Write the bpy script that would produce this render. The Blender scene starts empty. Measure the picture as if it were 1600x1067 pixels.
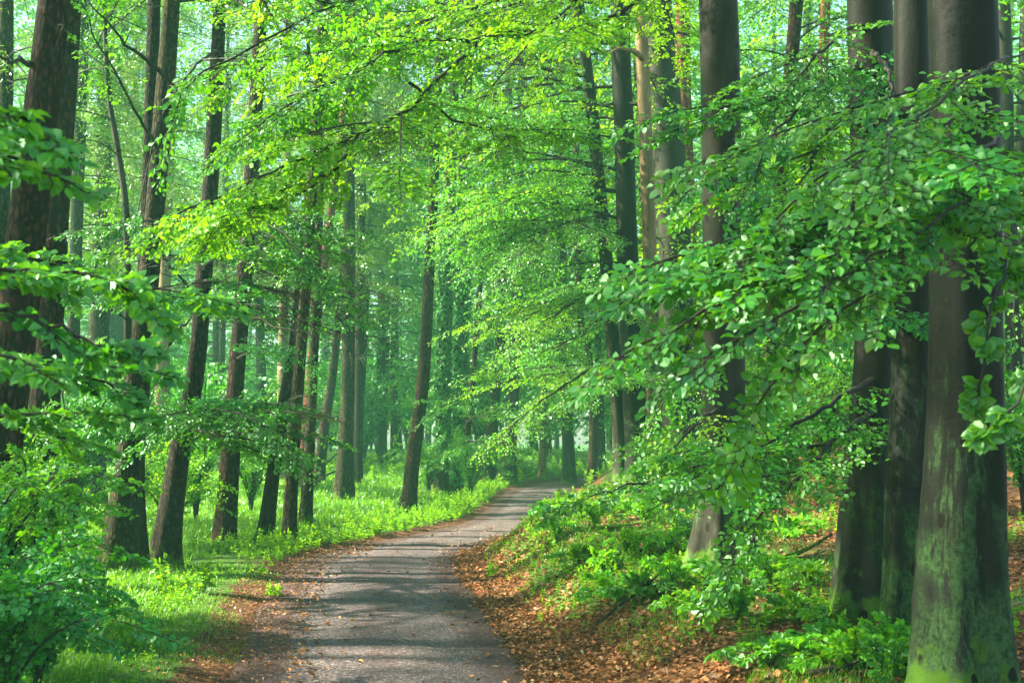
import bpy, math
import numpy as np
from mathutils import Vector, Matrix

PI = math.pi
RNG = np.random.default_rng(7)
C = bpy.context.scene.collection
SC = bpy.context.scene

# ------------------------------------------------------------------ camera maths
F = 2000.0            # focal length in photo pixels (1600 wide)
HOR = 690.0           # row of the eye level in the photo
EYE = 2.35
PITCH = math.atan((HOR - 533.5) / F)
CP, SP = math.cos(PITCH), math.sin(PITCH)


def ray(px, py):
    u = (px - 800.0) / F
    v = (533.5 - py) / F
    return np.array([u, CP - v * SP, SP + v * CP])


def at(px, py, depth):
    r = ray(px, py)
    return np.array([0, 0, EYE]) + r * (depth / r[1])


# ------------------------------------------------------------------ terrain
_TY = np.array([-30, 0, 8, 11.8, 16.7, 20.3, 23.4, 26, 29.2, 32.2, 38.8, 47.5, 56, 66, 80, 100, 160.])
_TL = np.array([-2.1, -2.25, -2.35, -2.55, -3.25, -3.65, -3.8, -3.15, -2.0, -1.1, -.58, -.24, .9, 3.6, 8.5, 16, 40])
_TR = np.array([.8, .6, .4, .22, -.37, -.79, -1.1, -.75, .35, 1.15, 1.6, 2.0, 3.3, 6.0, 11, 18.5, 43])
_fy = np.arange(-30, 160, .25)


def _smooth(tab):
    v = np.interp(_fy, _TY, tab)
    k = np.exp(-np.linspace(-2, 2, 17) ** 2); k /= k.sum()
    return np.convolve(np.pad(v, 8, mode='edge'), k, 'valid')


_SL, _SR = _smooth(_TL), _smooth(_TR)


def xl(y): return np.interp(y, _fy, _SL)
def xr(y): return np.interp(y, _fy, _SR)


def sst(a, b, x):
    t = np.clip((x - a) / (b - a), 0, 1)
    return t * t * (3 - 2 * t)


def wob(x, y):
    return (np.sin(x * 1.3 + y * .7) + np.sin(x * .6 - y * 1.1 + 2) + np.sin(x * 2.9 + 1) * .4 + np.sin(y * 2.3 + x * 1.7) * .4) / 2.8


def plane_z(y):
    yc = np.clip(y, -40, 200)
    return np.where(yc < 46, .0105 * yc, .483 + .0105 * (yc - 46) - .0004 * (yc - 46) ** 2 * (yc < 72)
                    - (yc >= 72) * (.0004 * 26 ** 2 + .0208 * (yc - 72)))


def ground_z(x, y):
    x = np.asarray(x, float); y = np.asarray(y, float)
    z = plane_z(y)
    dr = x - xr(y); dl = xl(y) - x
    B = np.interp(y, [0, 8, 14, 20, 28, 48, 60], [.3, .34, .42, .62, .85, .8, .5])
    right = B * sst(.25, 1.9, dr) + .115 * np.maximum(dr - .6, 0) * np.interp(dr, [0, 14, 40], [1, .85, .6])
    left = .05 * sst(0, .6, dl) + .022 * np.maximum(y - 36, 0) * sst(0, 7, dl) * (y < 90) + .022 * 54 * sst(0, 7, dl) * (y >= 90) \
        + .012 * np.clip(dl, 0, 30)
    out = np.maximum(dr, dl)
    rough = .035 * wob(x * 2.1, y * 2.1) * sst(.0, .7, out) + .07 * wob(x * .5, y * .5) * sst(.5, 3, out)
    carve = -.05 * (1 - sst(-.12, .1, out + .09 * wob(x * 3, y * 3)))
    return z + np.where(dr > 0, right, 0) + np.where(dl > 0, left, 0) + rough + carve


def on_ground(px, py):
    r = ray(px, py)
    t = np.concatenate([np.arange(4, 60, .05), np.arange(60, 200, .25)])
    P = np.array([0, 0, EYE])[None] + r[None] * (t / r[1])[:, None]
    below = P[:, 2] < ground_z(P[:, 0], P[:, 1])
    i = int(np.argmax(below)) if below.any() else len(t) - 1
    p = P[i].copy(); p[2] = ground_z(p[0], p[1])
    return p


# ------------------------------------------------------------------ mesh helpers
def mesh_from(name, V, faces_list, mats, fmat=None, smooth=False):
    """faces_list: list of int arrays (n,k)."""
    me = bpy.data.meshes.new(name)
    V = np.ascontiguousarray(V, dtype=np.float32)
    me.vertices.add(len(V)); me.vertices.foreach_set('co', V.ravel())
    loops = np.concatenate([f.ravel() for f in faces_list]).astype(np.int32)
    tot = np.concatenate([np.full(len(f), f.shape[1], np.int32) for f in faces_list])
    start = np.concatenate([[0], np.cumsum(tot)[:-1]]).astype(np.int32)
    me.loops.add(len(loops)); me.loops.foreach_set('vertex_index', loops)
    me.polygons.add(len(tot)); me.polygons.foreach_set('loop_start', start)
    if fmat is not None:
        me.polygons.foreach_set('material_index', np.asarray(fmat, np.int32))
    me.polygons.foreach_set('use_smooth', np.full(len(tot), bool(smooth)))
    for m in (mats if isinstance(mats, (list, tuple)) else [mats]):
        me.materials.append(m)
    me.update(calc_edges=True)
    return me


def link(name, me, parent=None, loc=(0, 0, 0)):
    o = bpy.data.objects.new(name, me)
    C.objects.link(o)
    if parent is not None: o.parent = parent
    o.location = loc
    return o


def thing(name, label, cat, loc=(0, 0, 0), group=None, rz=0, s=1.0):
    o = bpy.data.objects.new(name, None); C.objects.link(o)
    o.location = loc; o.rotation_euler = (0, 0, rz); o.scale = (s, s, s)
    o.empty_display_size = .3
    o['label'] = label; o['category'] = cat
    if group: o['group'] = group
    return o


def norm(v): return v / np.maximum(np.linalg.norm(v, axis=-1, keepdims=True), 1e-9)


def catmull(P, n):
    """resample polyline P (k,d) to n points by Catmull-Rom over chord length."""
    P = np.asarray(P, float)
    if len(P) == 2:
        return P[0] + (P[1] - P[0]) * np.linspace(0, 1, n)[:, None]
    d = np.concatenate([[0], np.cumsum(np.linalg.norm(np.diff(P[:, :3], axis=0), axis=1))])
    q = np.linspace(0, d[-1], n)
    T = np.empty_like(P)
    T[1:-1] = (P[2:] - P[:-2]) / (d[2:] - d[:-2])[:, None]
    T[0] = (P[1] - P[0]) / (d[1] - d[0]); T[-1] = (P[-1] - P[-2]) / (d[-1] - d[-2])
    i = np.clip(np.searchsorted(d, q, 'right') - 1, 0, len(P) - 2)
    h = (d[i + 1] - d[i])[:, None]; u = ((q - d[i])[:, None]) / h
    return ((2 * u ** 3 - 3 * u ** 2 + 1) * P[i] + (u ** 3 - 2 * u ** 2 + u) * h * T[i]
            + (-2 * u ** 3 + 3 * u ** 2) * P[i + 1] + (u ** 3 - u ** 2) * h * T[i + 1])


def tube(P, R, segs, lump=None, cap=True):
    """P (n,3), R (n,) -> verts, quads, (tri caps as quads list). lump: (n,segs) multiplier."""
    n = len(P)
    T = norm(np.gradient(P, axis=0))
    ref = np.array([0.31, 1, .17]) if abs(T[:, 1]).mean() < .8 else np.array([1, .2, .1])
    X = norm(np.cross(T, ref)); Y = np.cross(T, X)
    a = np.arange(segs) * 2 * PI / segs
    rr = R[:, None] * (lump if lump is not None else 1.0) * np.ones((n, segs))
    V = P[:, None, :] + rr[..., None] * (np.cos(a)[None, :, None] * X[:, None, :] + np.sin(a)[None, :, None] * Y[:, None, :])
    V = V.reshape(-1, 3)
    i = np.arange(n - 1)[:, None] * segs; j = np.arange(segs)[None]; k = (j + 1) % segs
    Q = np.stack([i + j, i + k, i + segs + k, i + segs + j], -1).reshape(-1, 4)
    if cap:
        c = len(V); V = np.vstack([V, P[-1:] + T[-1:] * R[-1] * .6])
        jj = np.arange(segs)
        tri = np.stack([(n - 1) * segs + jj, (n - 1) * segs + (jj + 1) % segs, np.full(segs, c)], -1)
        return V, Q, tri
    return V, Q, None


class Wood:
    """collects tubes into one mesh"""
    def __init__(s): s.V = []; s.Q = []; s.T = []; s.n = 0

    def add(s, P, R, segs=6, lump=None):
        V, Q, T = tube(np.asarray(P, float), np.asarray(R, float), segs, lump)
        s.Q.append(Q + s.n); s.T.append(T + s.n); s.V.append(V); s.n += len(V)

    def mesh(s, name, mat):
        return mesh_from(name, np.vstack(s.V), [np.vstack(s.Q), np.vstack(s.T)], mat, smooth=True)


# leaf templates: (x along, y across, z up), unit length
_T0V = np.array([[0, 0, 0], [.22, .22, .05], [.52, .33, .085], [.8, .2, .03], [1, 0, -.07], [.8, -.2, .03], [.52, -.33, .085], [.22, -.22, .05],
                 [.3, 0, -.01], [.7, 0, -.01]])
_T0Q = np.array([[8, 9, 2, 1], [8, 7, 6, 9], [9, 4, 3, 2], [9, 6, 5, 4]])
_T0T = np.array([[0, 8, 1], [0, 7, 8]])
_T1V = np.array([[0, 0, 0], [.3, .3, .08], [.68, .29, .07], [1, 0, -.06], [.68, -.29, .07], [.3, -.3, .08]])
_T1Q = np.array([[0, 3, 2, 1], [0, 5, 4, 3]])
_T2V = np.array([[0, 0, 0], [.45, .34, .07], [1, 0, -.04], [.45, -.34, .07]])
_T2T = np.array([[0, 2, 1], [0, 3, 2]])


# gaps in the canopy: the sun reaches these spots (photo pixel, depth or None for the ground, radius in metres)
SUN_AZ, SUN_EL = (-.86, .05), math.radians(38)
_h = math.hypot(*SUN_AZ)
SUN = np.array([SUN_AZ[0] / _h * math.cos(SUN_EL), SUN_AZ[1] / _h * math.cos(SUN_EL), math.sin(SUN_EL)])
GAPS = [(850, 880, None, 1.1), (950, 850, None, 1.1), (1000, 800, None, 1.3), (1300, 800, None, .9), (880, 945, None, .5), (600, 830, None, 2.2), (480, 860, None, 1.4), (700, 810, None, 1.6),
        (300, 940, None, 1.3), (400, 925, None, 1.0), (230, 970, None, .9), (350, 985, None, .7), (500, 905, None, .3), (650, 930, None, .25), (560, 955, None, .2), (800, 822, None, .45), (800, 790, None, .5), (300, 310, 10.5, .7), (250, 345, 10.3, .5), (400, 250, 11, .5),
        (1003, 120, 30, .6), (1008, 260, 30, .6), (1012, 380, 30, .5), (1067, 60, 40, .8), (1068, 180, 40, .8), (1150, 330, 9.8, .8), (930, 760, 13, .5), (675, 350, 36, .7), (670, 430, 36, .6), (255, 560, 40, 1.1), (255, 500, 40, 1),
        (200, 740, 21, .4), (690, 750, 40, .6), (850, 400, 28, 2.2), (600, 300, 18, 1.2), (760, 250, 26, 2), (1180, 300, 30, 3), (1200, 100, 32, 3), (780, 660, 27, 1.5), (1240, 830, None, .7), (550, 740, None, 2.5), (520, 330, 44, 1), (505, 420, 44, 1),
        (90, 640, 13.5, .6), (600, 700, 55, 3), (900, 250, 33, 2), (420, 450, 19, .6), (700, 450, 60, 4), (500, 220, 11, .8), (600, 180, 11.6, .9), (700, 110, 12, .9), (800, 60, 12.5, .9), (450, 120, 11.4, .8), (560, 60, 13, .9), (700, 30, 13, .9), (330, 150, 11, .7),
        (850, 200, 29, 2.5), (800, 550, 27, 2), (900, 620, 25, 1.5), (900, 920, None, .7), (880, 830, None, 1.0), (1060, 830, None, .8), (1250, 180, 10.4, .6), (1300, 420, 6, .5), (1420, 330, 6.4, .4), (520, 460, 18.5, .6), (1120, 560, 5.9, .4),
        (880, 690, 15, .7), (1000, 640, 14, .6), (1240, 700, 10.3, .5)]
GAPS = [((at(a, b, d) if d else on_ground(a, b)), r) for a, b, d, r in GAPS]


def in_gap(P):
    bad = np.zeros(len(P), bool)
    for g, r in GAPS:
        d = P - g; al = d @ SUN
        pe2 = (d * d).sum(-1) - al * al
        bad |= (al > 2.2 + r) & (pe2 < (r * (1 + .25 * np.sin(3 * P[:, 0] + 2 * P[:, 1]))) ** 2)
    return bad


class Leaves:
    """collects leaves (pos, dir, normal, size) and thin twigs -> one mesh"""
    def __init__(s): s.P = []; s.D = []; s.N = []; s.S = []; s.tw = []

    def add(s, P, D, N, S):
        s.P.append(P); s.D.append(D); s.N.append(N); s.S.append(S)

    def add_spray(s, spray, M, T, sc):
        """spray transformed by rotation matrices M (m,3,3), translations T (m,3), scales sc (m,); leaf size keeps"""
        P, D, N, S, tw = spray
        if len(T) == 0: return
        a = np.einsum('mij,nj->mni', M, P) * sc[:, None, None] + T[:, None]
        s.P.append(a.reshape(-1, 3))
        s.D.append(np.einsum('mij,nj->mni', M, D).reshape(-1, 3))
        s.N.append(np.einsum('mij,nj->mni', M, N).reshape(-1, 3))
        s.S.append(np.tile(S, len(T)) * np.repeat(np.clip(sc, .75, 1.25), len(P)))
        b = np.einsum('mij,nkj->mnki', M, tw) * sc[:, None, None, None] + T[:, None, None]
        s.tw.append(b.reshape(-1, 2, 3))

    def count(s): return sum(len(p) for p in s.P)

    def mesh(s, name, leaf_mat, twig_mat, lod, twig_r=.0035, rng=RNG, keep_twigs=True, width=1.0, org=None):
        P = np.vstack(s.P); D = norm(np.vstack(s.D)); N = np.vstack(s.N); S = np.concatenate(s.S)
        if org is not None:
            k = ~in_gap(P + org); P, D, N, S = P[k], D[k], N[k], S[k]
        Y = norm(np.cross(N, D)); N = np.cross(D, Y)
        TV = (_T0V, _T1V, _T2V)[lod]
        n, k = len(P), len(TV)
        w = rng.uniform(.85, 1.2, n) * width; cz = rng.uniform(-.3, 3, n)
        V = (P[:, None] + S[:, None, None] * (TV[None, :, 0:1] * D[:, None] + TV[None, :, 1:2] * w[:, None, None] * Y[:, None]
                                            + TV[None, :, 2:3] * cz[:, None, None] * N[:, None])).reshape(-1, 3)
        off = (np.arange(n) * k)[:, None, None]
        fl = []
        if lod == 0:
            fl = [(_T0Q[None] + off).reshape(-1, 4), (_T0T[None] + off).reshape(-1, 3)]
        elif lod == 1:
            fl = [(_T1Q[None] + off).reshape(-1, 4)]
        else:
            fl = [(_T2T[None] + off).reshape(-1, 3)]
        nf = sum(len(f) for f in fl)
        fm = np.zeros(nf, np.int32)
        if keep_twigs and s.tw:
            B = np.vstack(s.tw); A0 = B[:, 0]; A1 = B[:, 1]
            t = norm(A1 - A0); x = norm(np.cross(t, np.array([.3, .2, 1.0]))); y = np.cross(t, x)
            ang = [0, 2.094, 4.189]
            ring = lambda A, r: np.stack([A + r * (math.cos(a) * x + math.sin(a) * y) for a in ang], 1)
            TVv = np.concatenate([ring(A0, twig_r), ring(A1, twig_r * .6)], 1).reshape(-1, 3)
            o2 = (np.arange(len(B)) * 6)[:, None, None] + len(V)
            q = np.array([[0, 1, 4, 3], [1, 2, 5, 4], [2, 0, 3, 5]])[None] + o2
            V = np.vstack([V, TVv]); fl.append(q.reshape(-1, 4)); fm = np.concatenate([fm, np.ones(len(B) * 3, np.int32)])
        return mesh_from(name, V, fl, [leaf_mat, twig_mat], fm)


def rotz(v, a):
    c, s_ = np.cos(a), np.sin(a)
    return np.stack([v[..., 0] * c - v[..., 1] * s_, v[..., 0] * s_ + v[..., 1] * c, v[..., 2]], -1)


def make_spray(rng, leaf=.075, side_sp=.075, side_len=.42, step=.62, jit=.35, droop=.16):
    """a flat fan of twigs along +X, unit length 1 m"""
    P, D, N, S, tw = [], [], [], [], []
    axis = lambda t: np.array([t, .03 * math.sin(5 * t + ph), -droop * t * t])
    ph = rng.uniform(0, 6)

    def leaf_row(p0, p1, first=.25):
        L = np.linalg.norm(p1 - p0); n = max(2, int(L / (leaf * step)))
        d = (p1 - p0) / L
        for i in range(n):
            t = first + (1 - first) * i / (n - 1)
            sg = 1 if i % 2 else -1
            a = sg * rng.uniform(.5, 1.05) if i < n - 1 else rng.uniform(-.2, .2)
            dd = rotz(d, a); dd = dd + np.array([0, 0, rng.normal(-.12, .22)])
            P.append(p0 + (p1 - p0) * t + rng.normal(0, .006, 3)); D.append(dd)
            nn = np.array([0, 0, 1.0]) + rng.normal(0, jit, 3)
            N.append(nn); S.append(leaf * rng.uniform(.5, 1.2))

    ts = np.linspace(0, 1, 7)
    pts = [axis(t) for t in ts]
    for a, b in zip(pts[:-1], pts[1:]): tw.append((a, b))
    t = .1; sg = 1
    while t < .97:
        L = side_len * (1 - .72 * t) * rng.uniform(.65, 1.15) * (0.55 + .45 * min(1, t / .25))
        p0 = axis(t); d = rotz(np.array([1.0, 0, 0]), sg * rng.uniform(.7, 1.05))
        p1 = p0 + d * L + np.array([0, 0, -droop * (t + .3) * L * .8 + rng.normal(0, .02)])
        tw.append((p0, p1)); leaf_row(p0, p1)
        sg = -sg; t += side_sp * rng.uniform(.7, 1.3)
    leaf_row(axis(.75), axis(1), 0)
    return (np.array(P), norm(np.array(D)), norm(np.array(N)), np.array(S), np.array(tw))


SPR_NEAR = [make_spray(RNG, .09, side_sp=.1, jit=.36, droop=.12) for _ in range(4)]
SPR_MID = [make_spray(RNG, .082, side_sp=.085, step=.66, jit=.36, droop=.1) for _ in range(5)]
SPR_FAR = [make_spray(RNG, .135, side_sp=.12, side_len=.45, step=.62, jit=.45, droop=.1) for _ in range(4)]
SPR_HUGE = [make_spray(RNG, .2, side_sp=.16, side_len=.5, step=.62, jit=.5) for _ in range(3)]
LIB = {0: SPR_NEAR, 1: SPR_MID, 2: SPR_FAR, 3: SPR_HUGE}


def place_sprays(lv, lib, X, Nn, T, sc, rng):
    X = norm(np.asarray(X)); Nn = np.asarray(Nn); T = np.asarray(T); sc = np.asarray(sc)
    Y = norm(np.cross(Nn, X)); Z = np.cross(X, Y)
    M = np.stack([X, Y, Z], -1)
    k = rng.integers(0, len(lib), len(T))
    for i in range(len(lib)):
        m = k == i
        lv.add_spray(lib[i], M[m], T[m], sc[m])


def sprays_along(lv, lib, poly, rng, spacing=.25, length=1.0, bare=.12, hint=(0, 0, 1), tilt=.2, spread=(.6, 1.25), njit=.22, taper=.45):
    poly = np.asarray(poly)
    seg = np.linalg.norm(np.diff(poly, axis=0), axis=1); d = np.concatenate([[0], np.cumsum(seg)]); L = d[-1]
    s = bare * L; sg = 1; X, N, T, S = [], [], [], []
    hint = np.asarray(hint, float)
    while s < L:
        p = np.array([np.interp(s, d, poly[:, c]) for c in range(3)])
        q = np.array([np.interp(min(s + .05, L + 0), d, poly[:, c]) for c in range(3)]); q0 = np.array([np.interp(s - .05, d, poly[:, c]) for c in range(3)])
        t = norm(q - q0)
        a = sg * rng.uniform(*spread)
        x = rotz(t, a); x[2] -= rng.uniform(-.05, 1) * tilt
        X.append(x); N.append(hint + rng.normal(0, njit, 3)); T.append(p)
        S.append(length * rng.uniform(.6, 1.15) * (1 - taper * s / L))
        sg = -sg; s += spacing * rng.uniform(.6, 1.4)
    t = norm(poly[-1] - poly[-2]); X.append(t + np.array([0, 0, -.1])); N.append(hint + rng.normal(0, njit, 3)); T.append(poly[-1]); S.append(length * .7)
    place_sprays(lv, lib, X, N, T, S, rng)


# ------------------------------------------------------------------ materials
def mat(name):
    m = bpy.data.materials.new(name); m.use_nodes = True
    nt = m.node_tree; nt.nodes.clear()
    return m, nt, nt.nodes, nt.links


def nd(ns, t, **kw):
    n = ns.new(t)
    for k, v in kw.items():
        if k in n.inputs: n.inputs[k].default_value = v
        else: setattr(n, k, v)
    return n


def ramp(ns, stops):
    r = ns.new('ShaderNodeValToRGB')
    e = r.color_ramp.elements
    while len(e) < len(stops): e.new(.5)
    for el, (p, c) in zip(e, stops):
        el.position = p; el.color = (*c, 1) if len(c) == 3 else c
    return r


def mixc(ns, ls, fac, a, b, mode='MIX'):
    m = ns.new('ShaderNodeMix'); m.data_type = 'RGBA'; m.blend_type = mode
    for inp, v in ((m.inputs[0], fac), (m.inputs[6], a), (m.inputs[7], b)):
        if isinstance(v, bpy.types.NodeSocket): ls.new(v, inp)
        elif isinstance(v, (int, float)): inp.default_value = v
        else: inp.default_value = (*v, 1)
    return m.outputs[2]


def leaf_material(name, c1, c2, c3, trans, gloss=.05, rough=.45, tmix=.45):
    m, nt, ns, ls = mat(name)
    geo = ns.new('ShaderNodeNewGeometry'); oi = ns.new('ShaderNodeObjectInfo')
    r = ramp(ns, [(0, c1), (.55, c2), (.965, c3), (.985, (c3[0] * 1.25 + .03, c3[1] * .85, c3[2] + .01))])
    ls.new(geo.outputs['Random Per Island'], r.inputs[0])
    hsv = ns.new('ShaderNodeHueSaturation')
    mr = nd(ns, 'ShaderNodeMapRange'); mr.inputs[3].default_value = .485; mr.inputs[4].default_value = .512
    ls.new(oi.outputs['Random'], mr.inputs[0]); ls.new(mr.outputs[0], hsv.inputs['Hue'])
    mv = nd(ns, 'ShaderNodeMapRange'); mv.inputs[3].default_value = .85; mv.inputs[4].default_value = 1.15
    ls.new(oi.outputs['Random'], mv.inputs[0]); ls.new(mv.outputs[0], hsv.inputs['Value'])
    ls.new(r.outputs[0], hsv.inputs['Color'])
    dif = ns.new('ShaderNodeBsdfDiffuse'); ls.new(hsv.outputs[0], dif.inputs[0])
    tr = ns.new('ShaderNodeBsdfTranslucent')
    tc = mixc(ns, ls, .65, hsv.outputs[0], trans)
    ls.new(tc, tr.inputs[0])
    mx = ns.new('ShaderNodeMixShader'); mx.inputs[0].default_value = tmix
    ls.new(dif.outputs[0], mx.inputs[1]); ls.new(tr.outputs[0], mx.inputs[2])
    gl = nd(ns, 'ShaderNodeBsdfAnisotropic' if False else 'ShaderNodeBsdfGlossy', Roughness=rough)
    gl.inputs[0].default_value = (.7, 1, .82, 1)
    lw = nd(ns, 'ShaderNodeLayerWeight', Blend=.25)
    ma = nd(ns, 'ShaderNodeMath', operation='MULTIPLY_ADD'); ls.new(lw.outputs['Fresnel'], ma.inputs[0]); ma.inputs[1].default_value = .12; ma.inputs[2].default_value = gloss
    m2 = ns.new('ShaderNodeMixShader'); ls.new(ma.outputs[0], m2.inputs[0])
    ls.new(mx.outputs[0], m2.inputs[1]); ls.new(gl.outputs[0], m2.inputs[2])
    out = ns.new('ShaderNodeOutputMaterial'); ls.new(m2.outputs[0], out.inputs[0])
    return m


def bark_material(name, dark, mid, light, kind='plated', algae=None, algae_h=3.0, moss=None, scale=1.0, wet=0.0):
    m, nt, ns, ls = mat(name)
    tc = ns.new('ShaderNodeTexCoord'); oi = ns.new('ShaderNodeObjectInfo')
    add = nd(ns, 'ShaderNodeVectorMath', operation='ADD'); ls.new(tc.outputs['Object'], add.inputs[0])
    mul = nd(ns, 'ShaderNodeVectorMath', operation='SCALE'); mul.inputs['Scale'].default_value = 37.0
    comb = ns.new('ShaderNodeCombineXYZ'); ls.new(oi.outputs['Random'], comb.inputs[0]); ls.new(oi.outputs['Random'], comb.inputs[2])
    ls.new(comb.outputs[0], mul.inputs[0]); ls.new(mul.outputs[0], add.inputs[1])
    mp = ns.new('ShaderNodeMapping'); ls.new(add.outputs[0], mp.inputs[0])
    bs = ns.new('ShaderNodeBsdfPrincipled')
    bump = nd(ns, 'ShaderNodeBump')
    if kind == 'plated':
        mp.inputs['Scale'].default_value = (17 * scale, 17 * scale, 6.5 * scale)
        no = nd(ns, 'ShaderNodeTexNoise', Scale=1.0, Detail=5.0, Roughness=.7)
        ls.new(mp.outputs[0], no.inputs[0])
        mw = nd(ns, 'ShaderNodeVectorMath', operation='MULTIPLY_ADD'); ls.new(no.outputs['Color'], mw.inputs[0]); mw.inputs[1].default_value = (.9, .9, .9); ls.new(mp.outputs[0], mw.inputs[2])
        vo = nd(ns, 'ShaderNodeTexVoronoi', feature='DISTANCE_TO_EDGE', Scale=1.0); ls.new(mw.outputs[0], vo.inputs[0])
        r = ramp(ns, [(0, dark), (.22, dark), (.38, mid), (.72, light)])
        ad = nd(ns, 'ShaderNodeMath', operation='MULTIPLY_ADD'); ls.new(no.outputs['Fac'], ad.inputs[0]); ad.inputs[1].default_value = .9; 
        sb = nd(ns, 'ShaderNodeMath', operation='SUBTRACT'); ls.new(vo.outputs[0], sb.inputs[0]); sb.inputs[1].default_value = .3
        ls.new(sb.outputs[0], ad.inputs[2]); ls.new(ad.outputs[0], r.inputs[0])
        col = r.outputs[0]
        hm = nd(ns, 'ShaderNodeMath', operation='MINIMUM'); ls.new(ad.outputs[0], hm.inputs[0]); hm.inputs[1].default_value = .55
        ls.new(hm.outputs[0], bump.inputs['Height']); bump.inputs['Strength'].default_value = .9; bump.inputs['Distance'].default_value = .035
        bs.inputs['Roughness'].default_value = .85
    else:
        mp.inputs['Scale'].default_value = (5, 5, 1.1)
        no = nd(ns, 'ShaderNodeTexNoise', Scale=1.0, Detail=6.0, Roughness=.65); ls.new(mp.outputs[0], no.inputs[0])
        r = ramp(ns, [(.25, dark), (.5, mid), (.75, light)]); ls.new(no.outputs['Fac'], r.inputs[0])
        col = r.outputs[0]
        mp2 = ns.new('ShaderNodeMapping'); mp2.inputs['Scale'].default_value = (6, 6, 30); ls.new(add.outputs[0], mp2.inputs[0])
        n2 = nd(ns, 'ShaderNodeTexNoise', Scale=1.0, Detail=4.0, Roughness=.6); ls.new(mp2.outputs[0], n2.inputs[0])
        n3 = nd(ns, 'ShaderNodeTexNoise', Scale=9.0, Detail=5.0, Roughness=.7); ls.new(add.outputs[0], n3.inputs[0])
        mx = nd(ns, 'ShaderNodeMath', operation='MULTIPLY_ADD'); ls.new(n2.outputs['Fac'], mx.inputs[0]); mx.inputs[1].default_value = .12; ls.new(n3.outputs['Fac'], mx.inputs[2])
        ls.new(mx.outputs[0], bump.inputs['Height']); bump.inputs['Strength'].default_value = .5; bump.inputs['Distance'].default_value = .02
        # lichen flecks
        vf = nd(ns, 'ShaderNodeTexVoronoi', Scale=38.0); ls.new(add.outputs[0], vf.inputs[0])
        rf = ramp(ns, [(.0, (1, 1, 1)), (.13, (0, 0, 0))]); ls.new(vf.outputs[0], rf.inputs[0])
        fm_ = nd(ns, 'ShaderNodeMath', operation='MULTIPLY'); ls.new(rf.outputs[0], fm_.inputs[0]); ls.new(no.outputs['Fac'], fm_.inputs[1])
        col = mixc(ns, ls, fm_.outputs[0], col, (.075, .085, .06))
        mpk = ns.new('ShaderNodeMapping'); mpk.inputs['Scale'].default_value = (4.2, 4.2, 3.0); ls.new(add.outputs[0], mpk.inputs[0])
        vk = nd(ns, 'ShaderNodeTexVoronoi', Scale=1.0); ls.new(mpk.outputs[0], vk.inputs[0])
        wk = nd(ns, 'ShaderNodeMath', operation='MULTIPLY_ADD'); ls.new(n3.outputs['Fac'], wk.inputs[0]); wk.inputs[1].default_value = .22; ls.new(vk.outputs['Distance'], wk.inputs[2])
        rk = ramp(ns, [(.25, (1, 1, 1)), (.29, (0, 0, 0))]); ls.new(wk.outputs[0], rk.inputs[0])
        knot = rk.outputs[0]
        bs.inputs['Roughness'].default_value = .62
    sep = ns.new('ShaderNodeSeparateXYZ'); ls.new(tc.outputs['Object'], sep.inputs[0])
    if wet:
        mp4 = ns.new('ShaderNodeMapping'); mp4.inputs['Scale'].default_value = (2.6, 2.6, .12); ls.new(add.outputs[0], mp4.inputs[0])
        nw = nd(ns, 'ShaderNodeTexNoise', Scale=1.0, Detail=4.0, Roughness=.6); ls.new(mp4.outputs[0], nw.inputs[0])
        rw = ramp(ns, [(.48, (0, 0, 0)), (.58, (1, 1, 1))]); ls.new(nw.outputs['Fac'], rw.inputs[0])
        mw_ = nd(ns, 'ShaderNodeMath', operation='MULTIPLY'); ls.new(rw.outputs[0], mw_.inputs[0]); mw_.inputs[1].default_value = wet
        col = mixc(ns, ls, mw_.outputs[0], col, (.018, .02, .016))
    if algae:
        mp3 = ns.new('ShaderNodeMapping'); mp3.inputs['Scale'].default_value = (11, 11, 2.0); ls.new(add.outputs[0], mp3.inputs[0])
        na = nd(ns, 'ShaderNodeTexNoise', Scale=1.0, Detail=9.0, Roughness=.75); ls.new(mp3.outputs[0], na.inputs[0])
        hmap = nd(ns, 'ShaderNodeMapRange'); ls.new(sep.outputs[2], hmap.inputs[0])
        hmap.inputs[1].default_value = 0; hmap.inputs[2].default_value = algae_h; hmap.inputs[3].default_value = .12; hmap.inputs[4].default_value = -.12
        a2 = nd(ns, 'ShaderNodeMath', operation='ADD'); ls.new(na.outputs['Fac'], a2.inputs[0]); ls.new(hmap.outputs[0], a2.inputs[1])
        ra = ramp(ns, [(.49, (0, 0, 0)), (.57, (.95, .95, .95))]); ls.new(a2.outputs[0], ra.inputs[0])
        nf = nd(ns, 'ShaderNodeTexNoise', Scale=26.0, Detail=6.0, Roughness=.75); ls.new(add.outputs[0], nf.inputs[0])
        rfa = ramp(ns, [(.35, tuple(c * .22 for c in algae)), (.62, algae)]); ls.new(nf.outputs['Fac'], rfa.inputs[0])
        nb = nd(ns, 'ShaderNodeTexNoise', Scale=1.7, Detail=2.0); ls.new(add.outputs[0], nb.inputs[0])
        rb = ramp(ns, [(.42, (0, 0, 0)), (.55, (1, 1, 1))]); ls.new(nb.outputs['Fac'], rb.inputs[0])
        am = nd(ns, 'ShaderNodeMath', operation='MULTIPLY'); ls.new(ra.outputs[0], am.inputs[0]); ls.new(rb.outputs[0], am.inputs[1])
        col = mixc(ns, ls, am.outputs[0], col, rfa.outputs[0])
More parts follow.
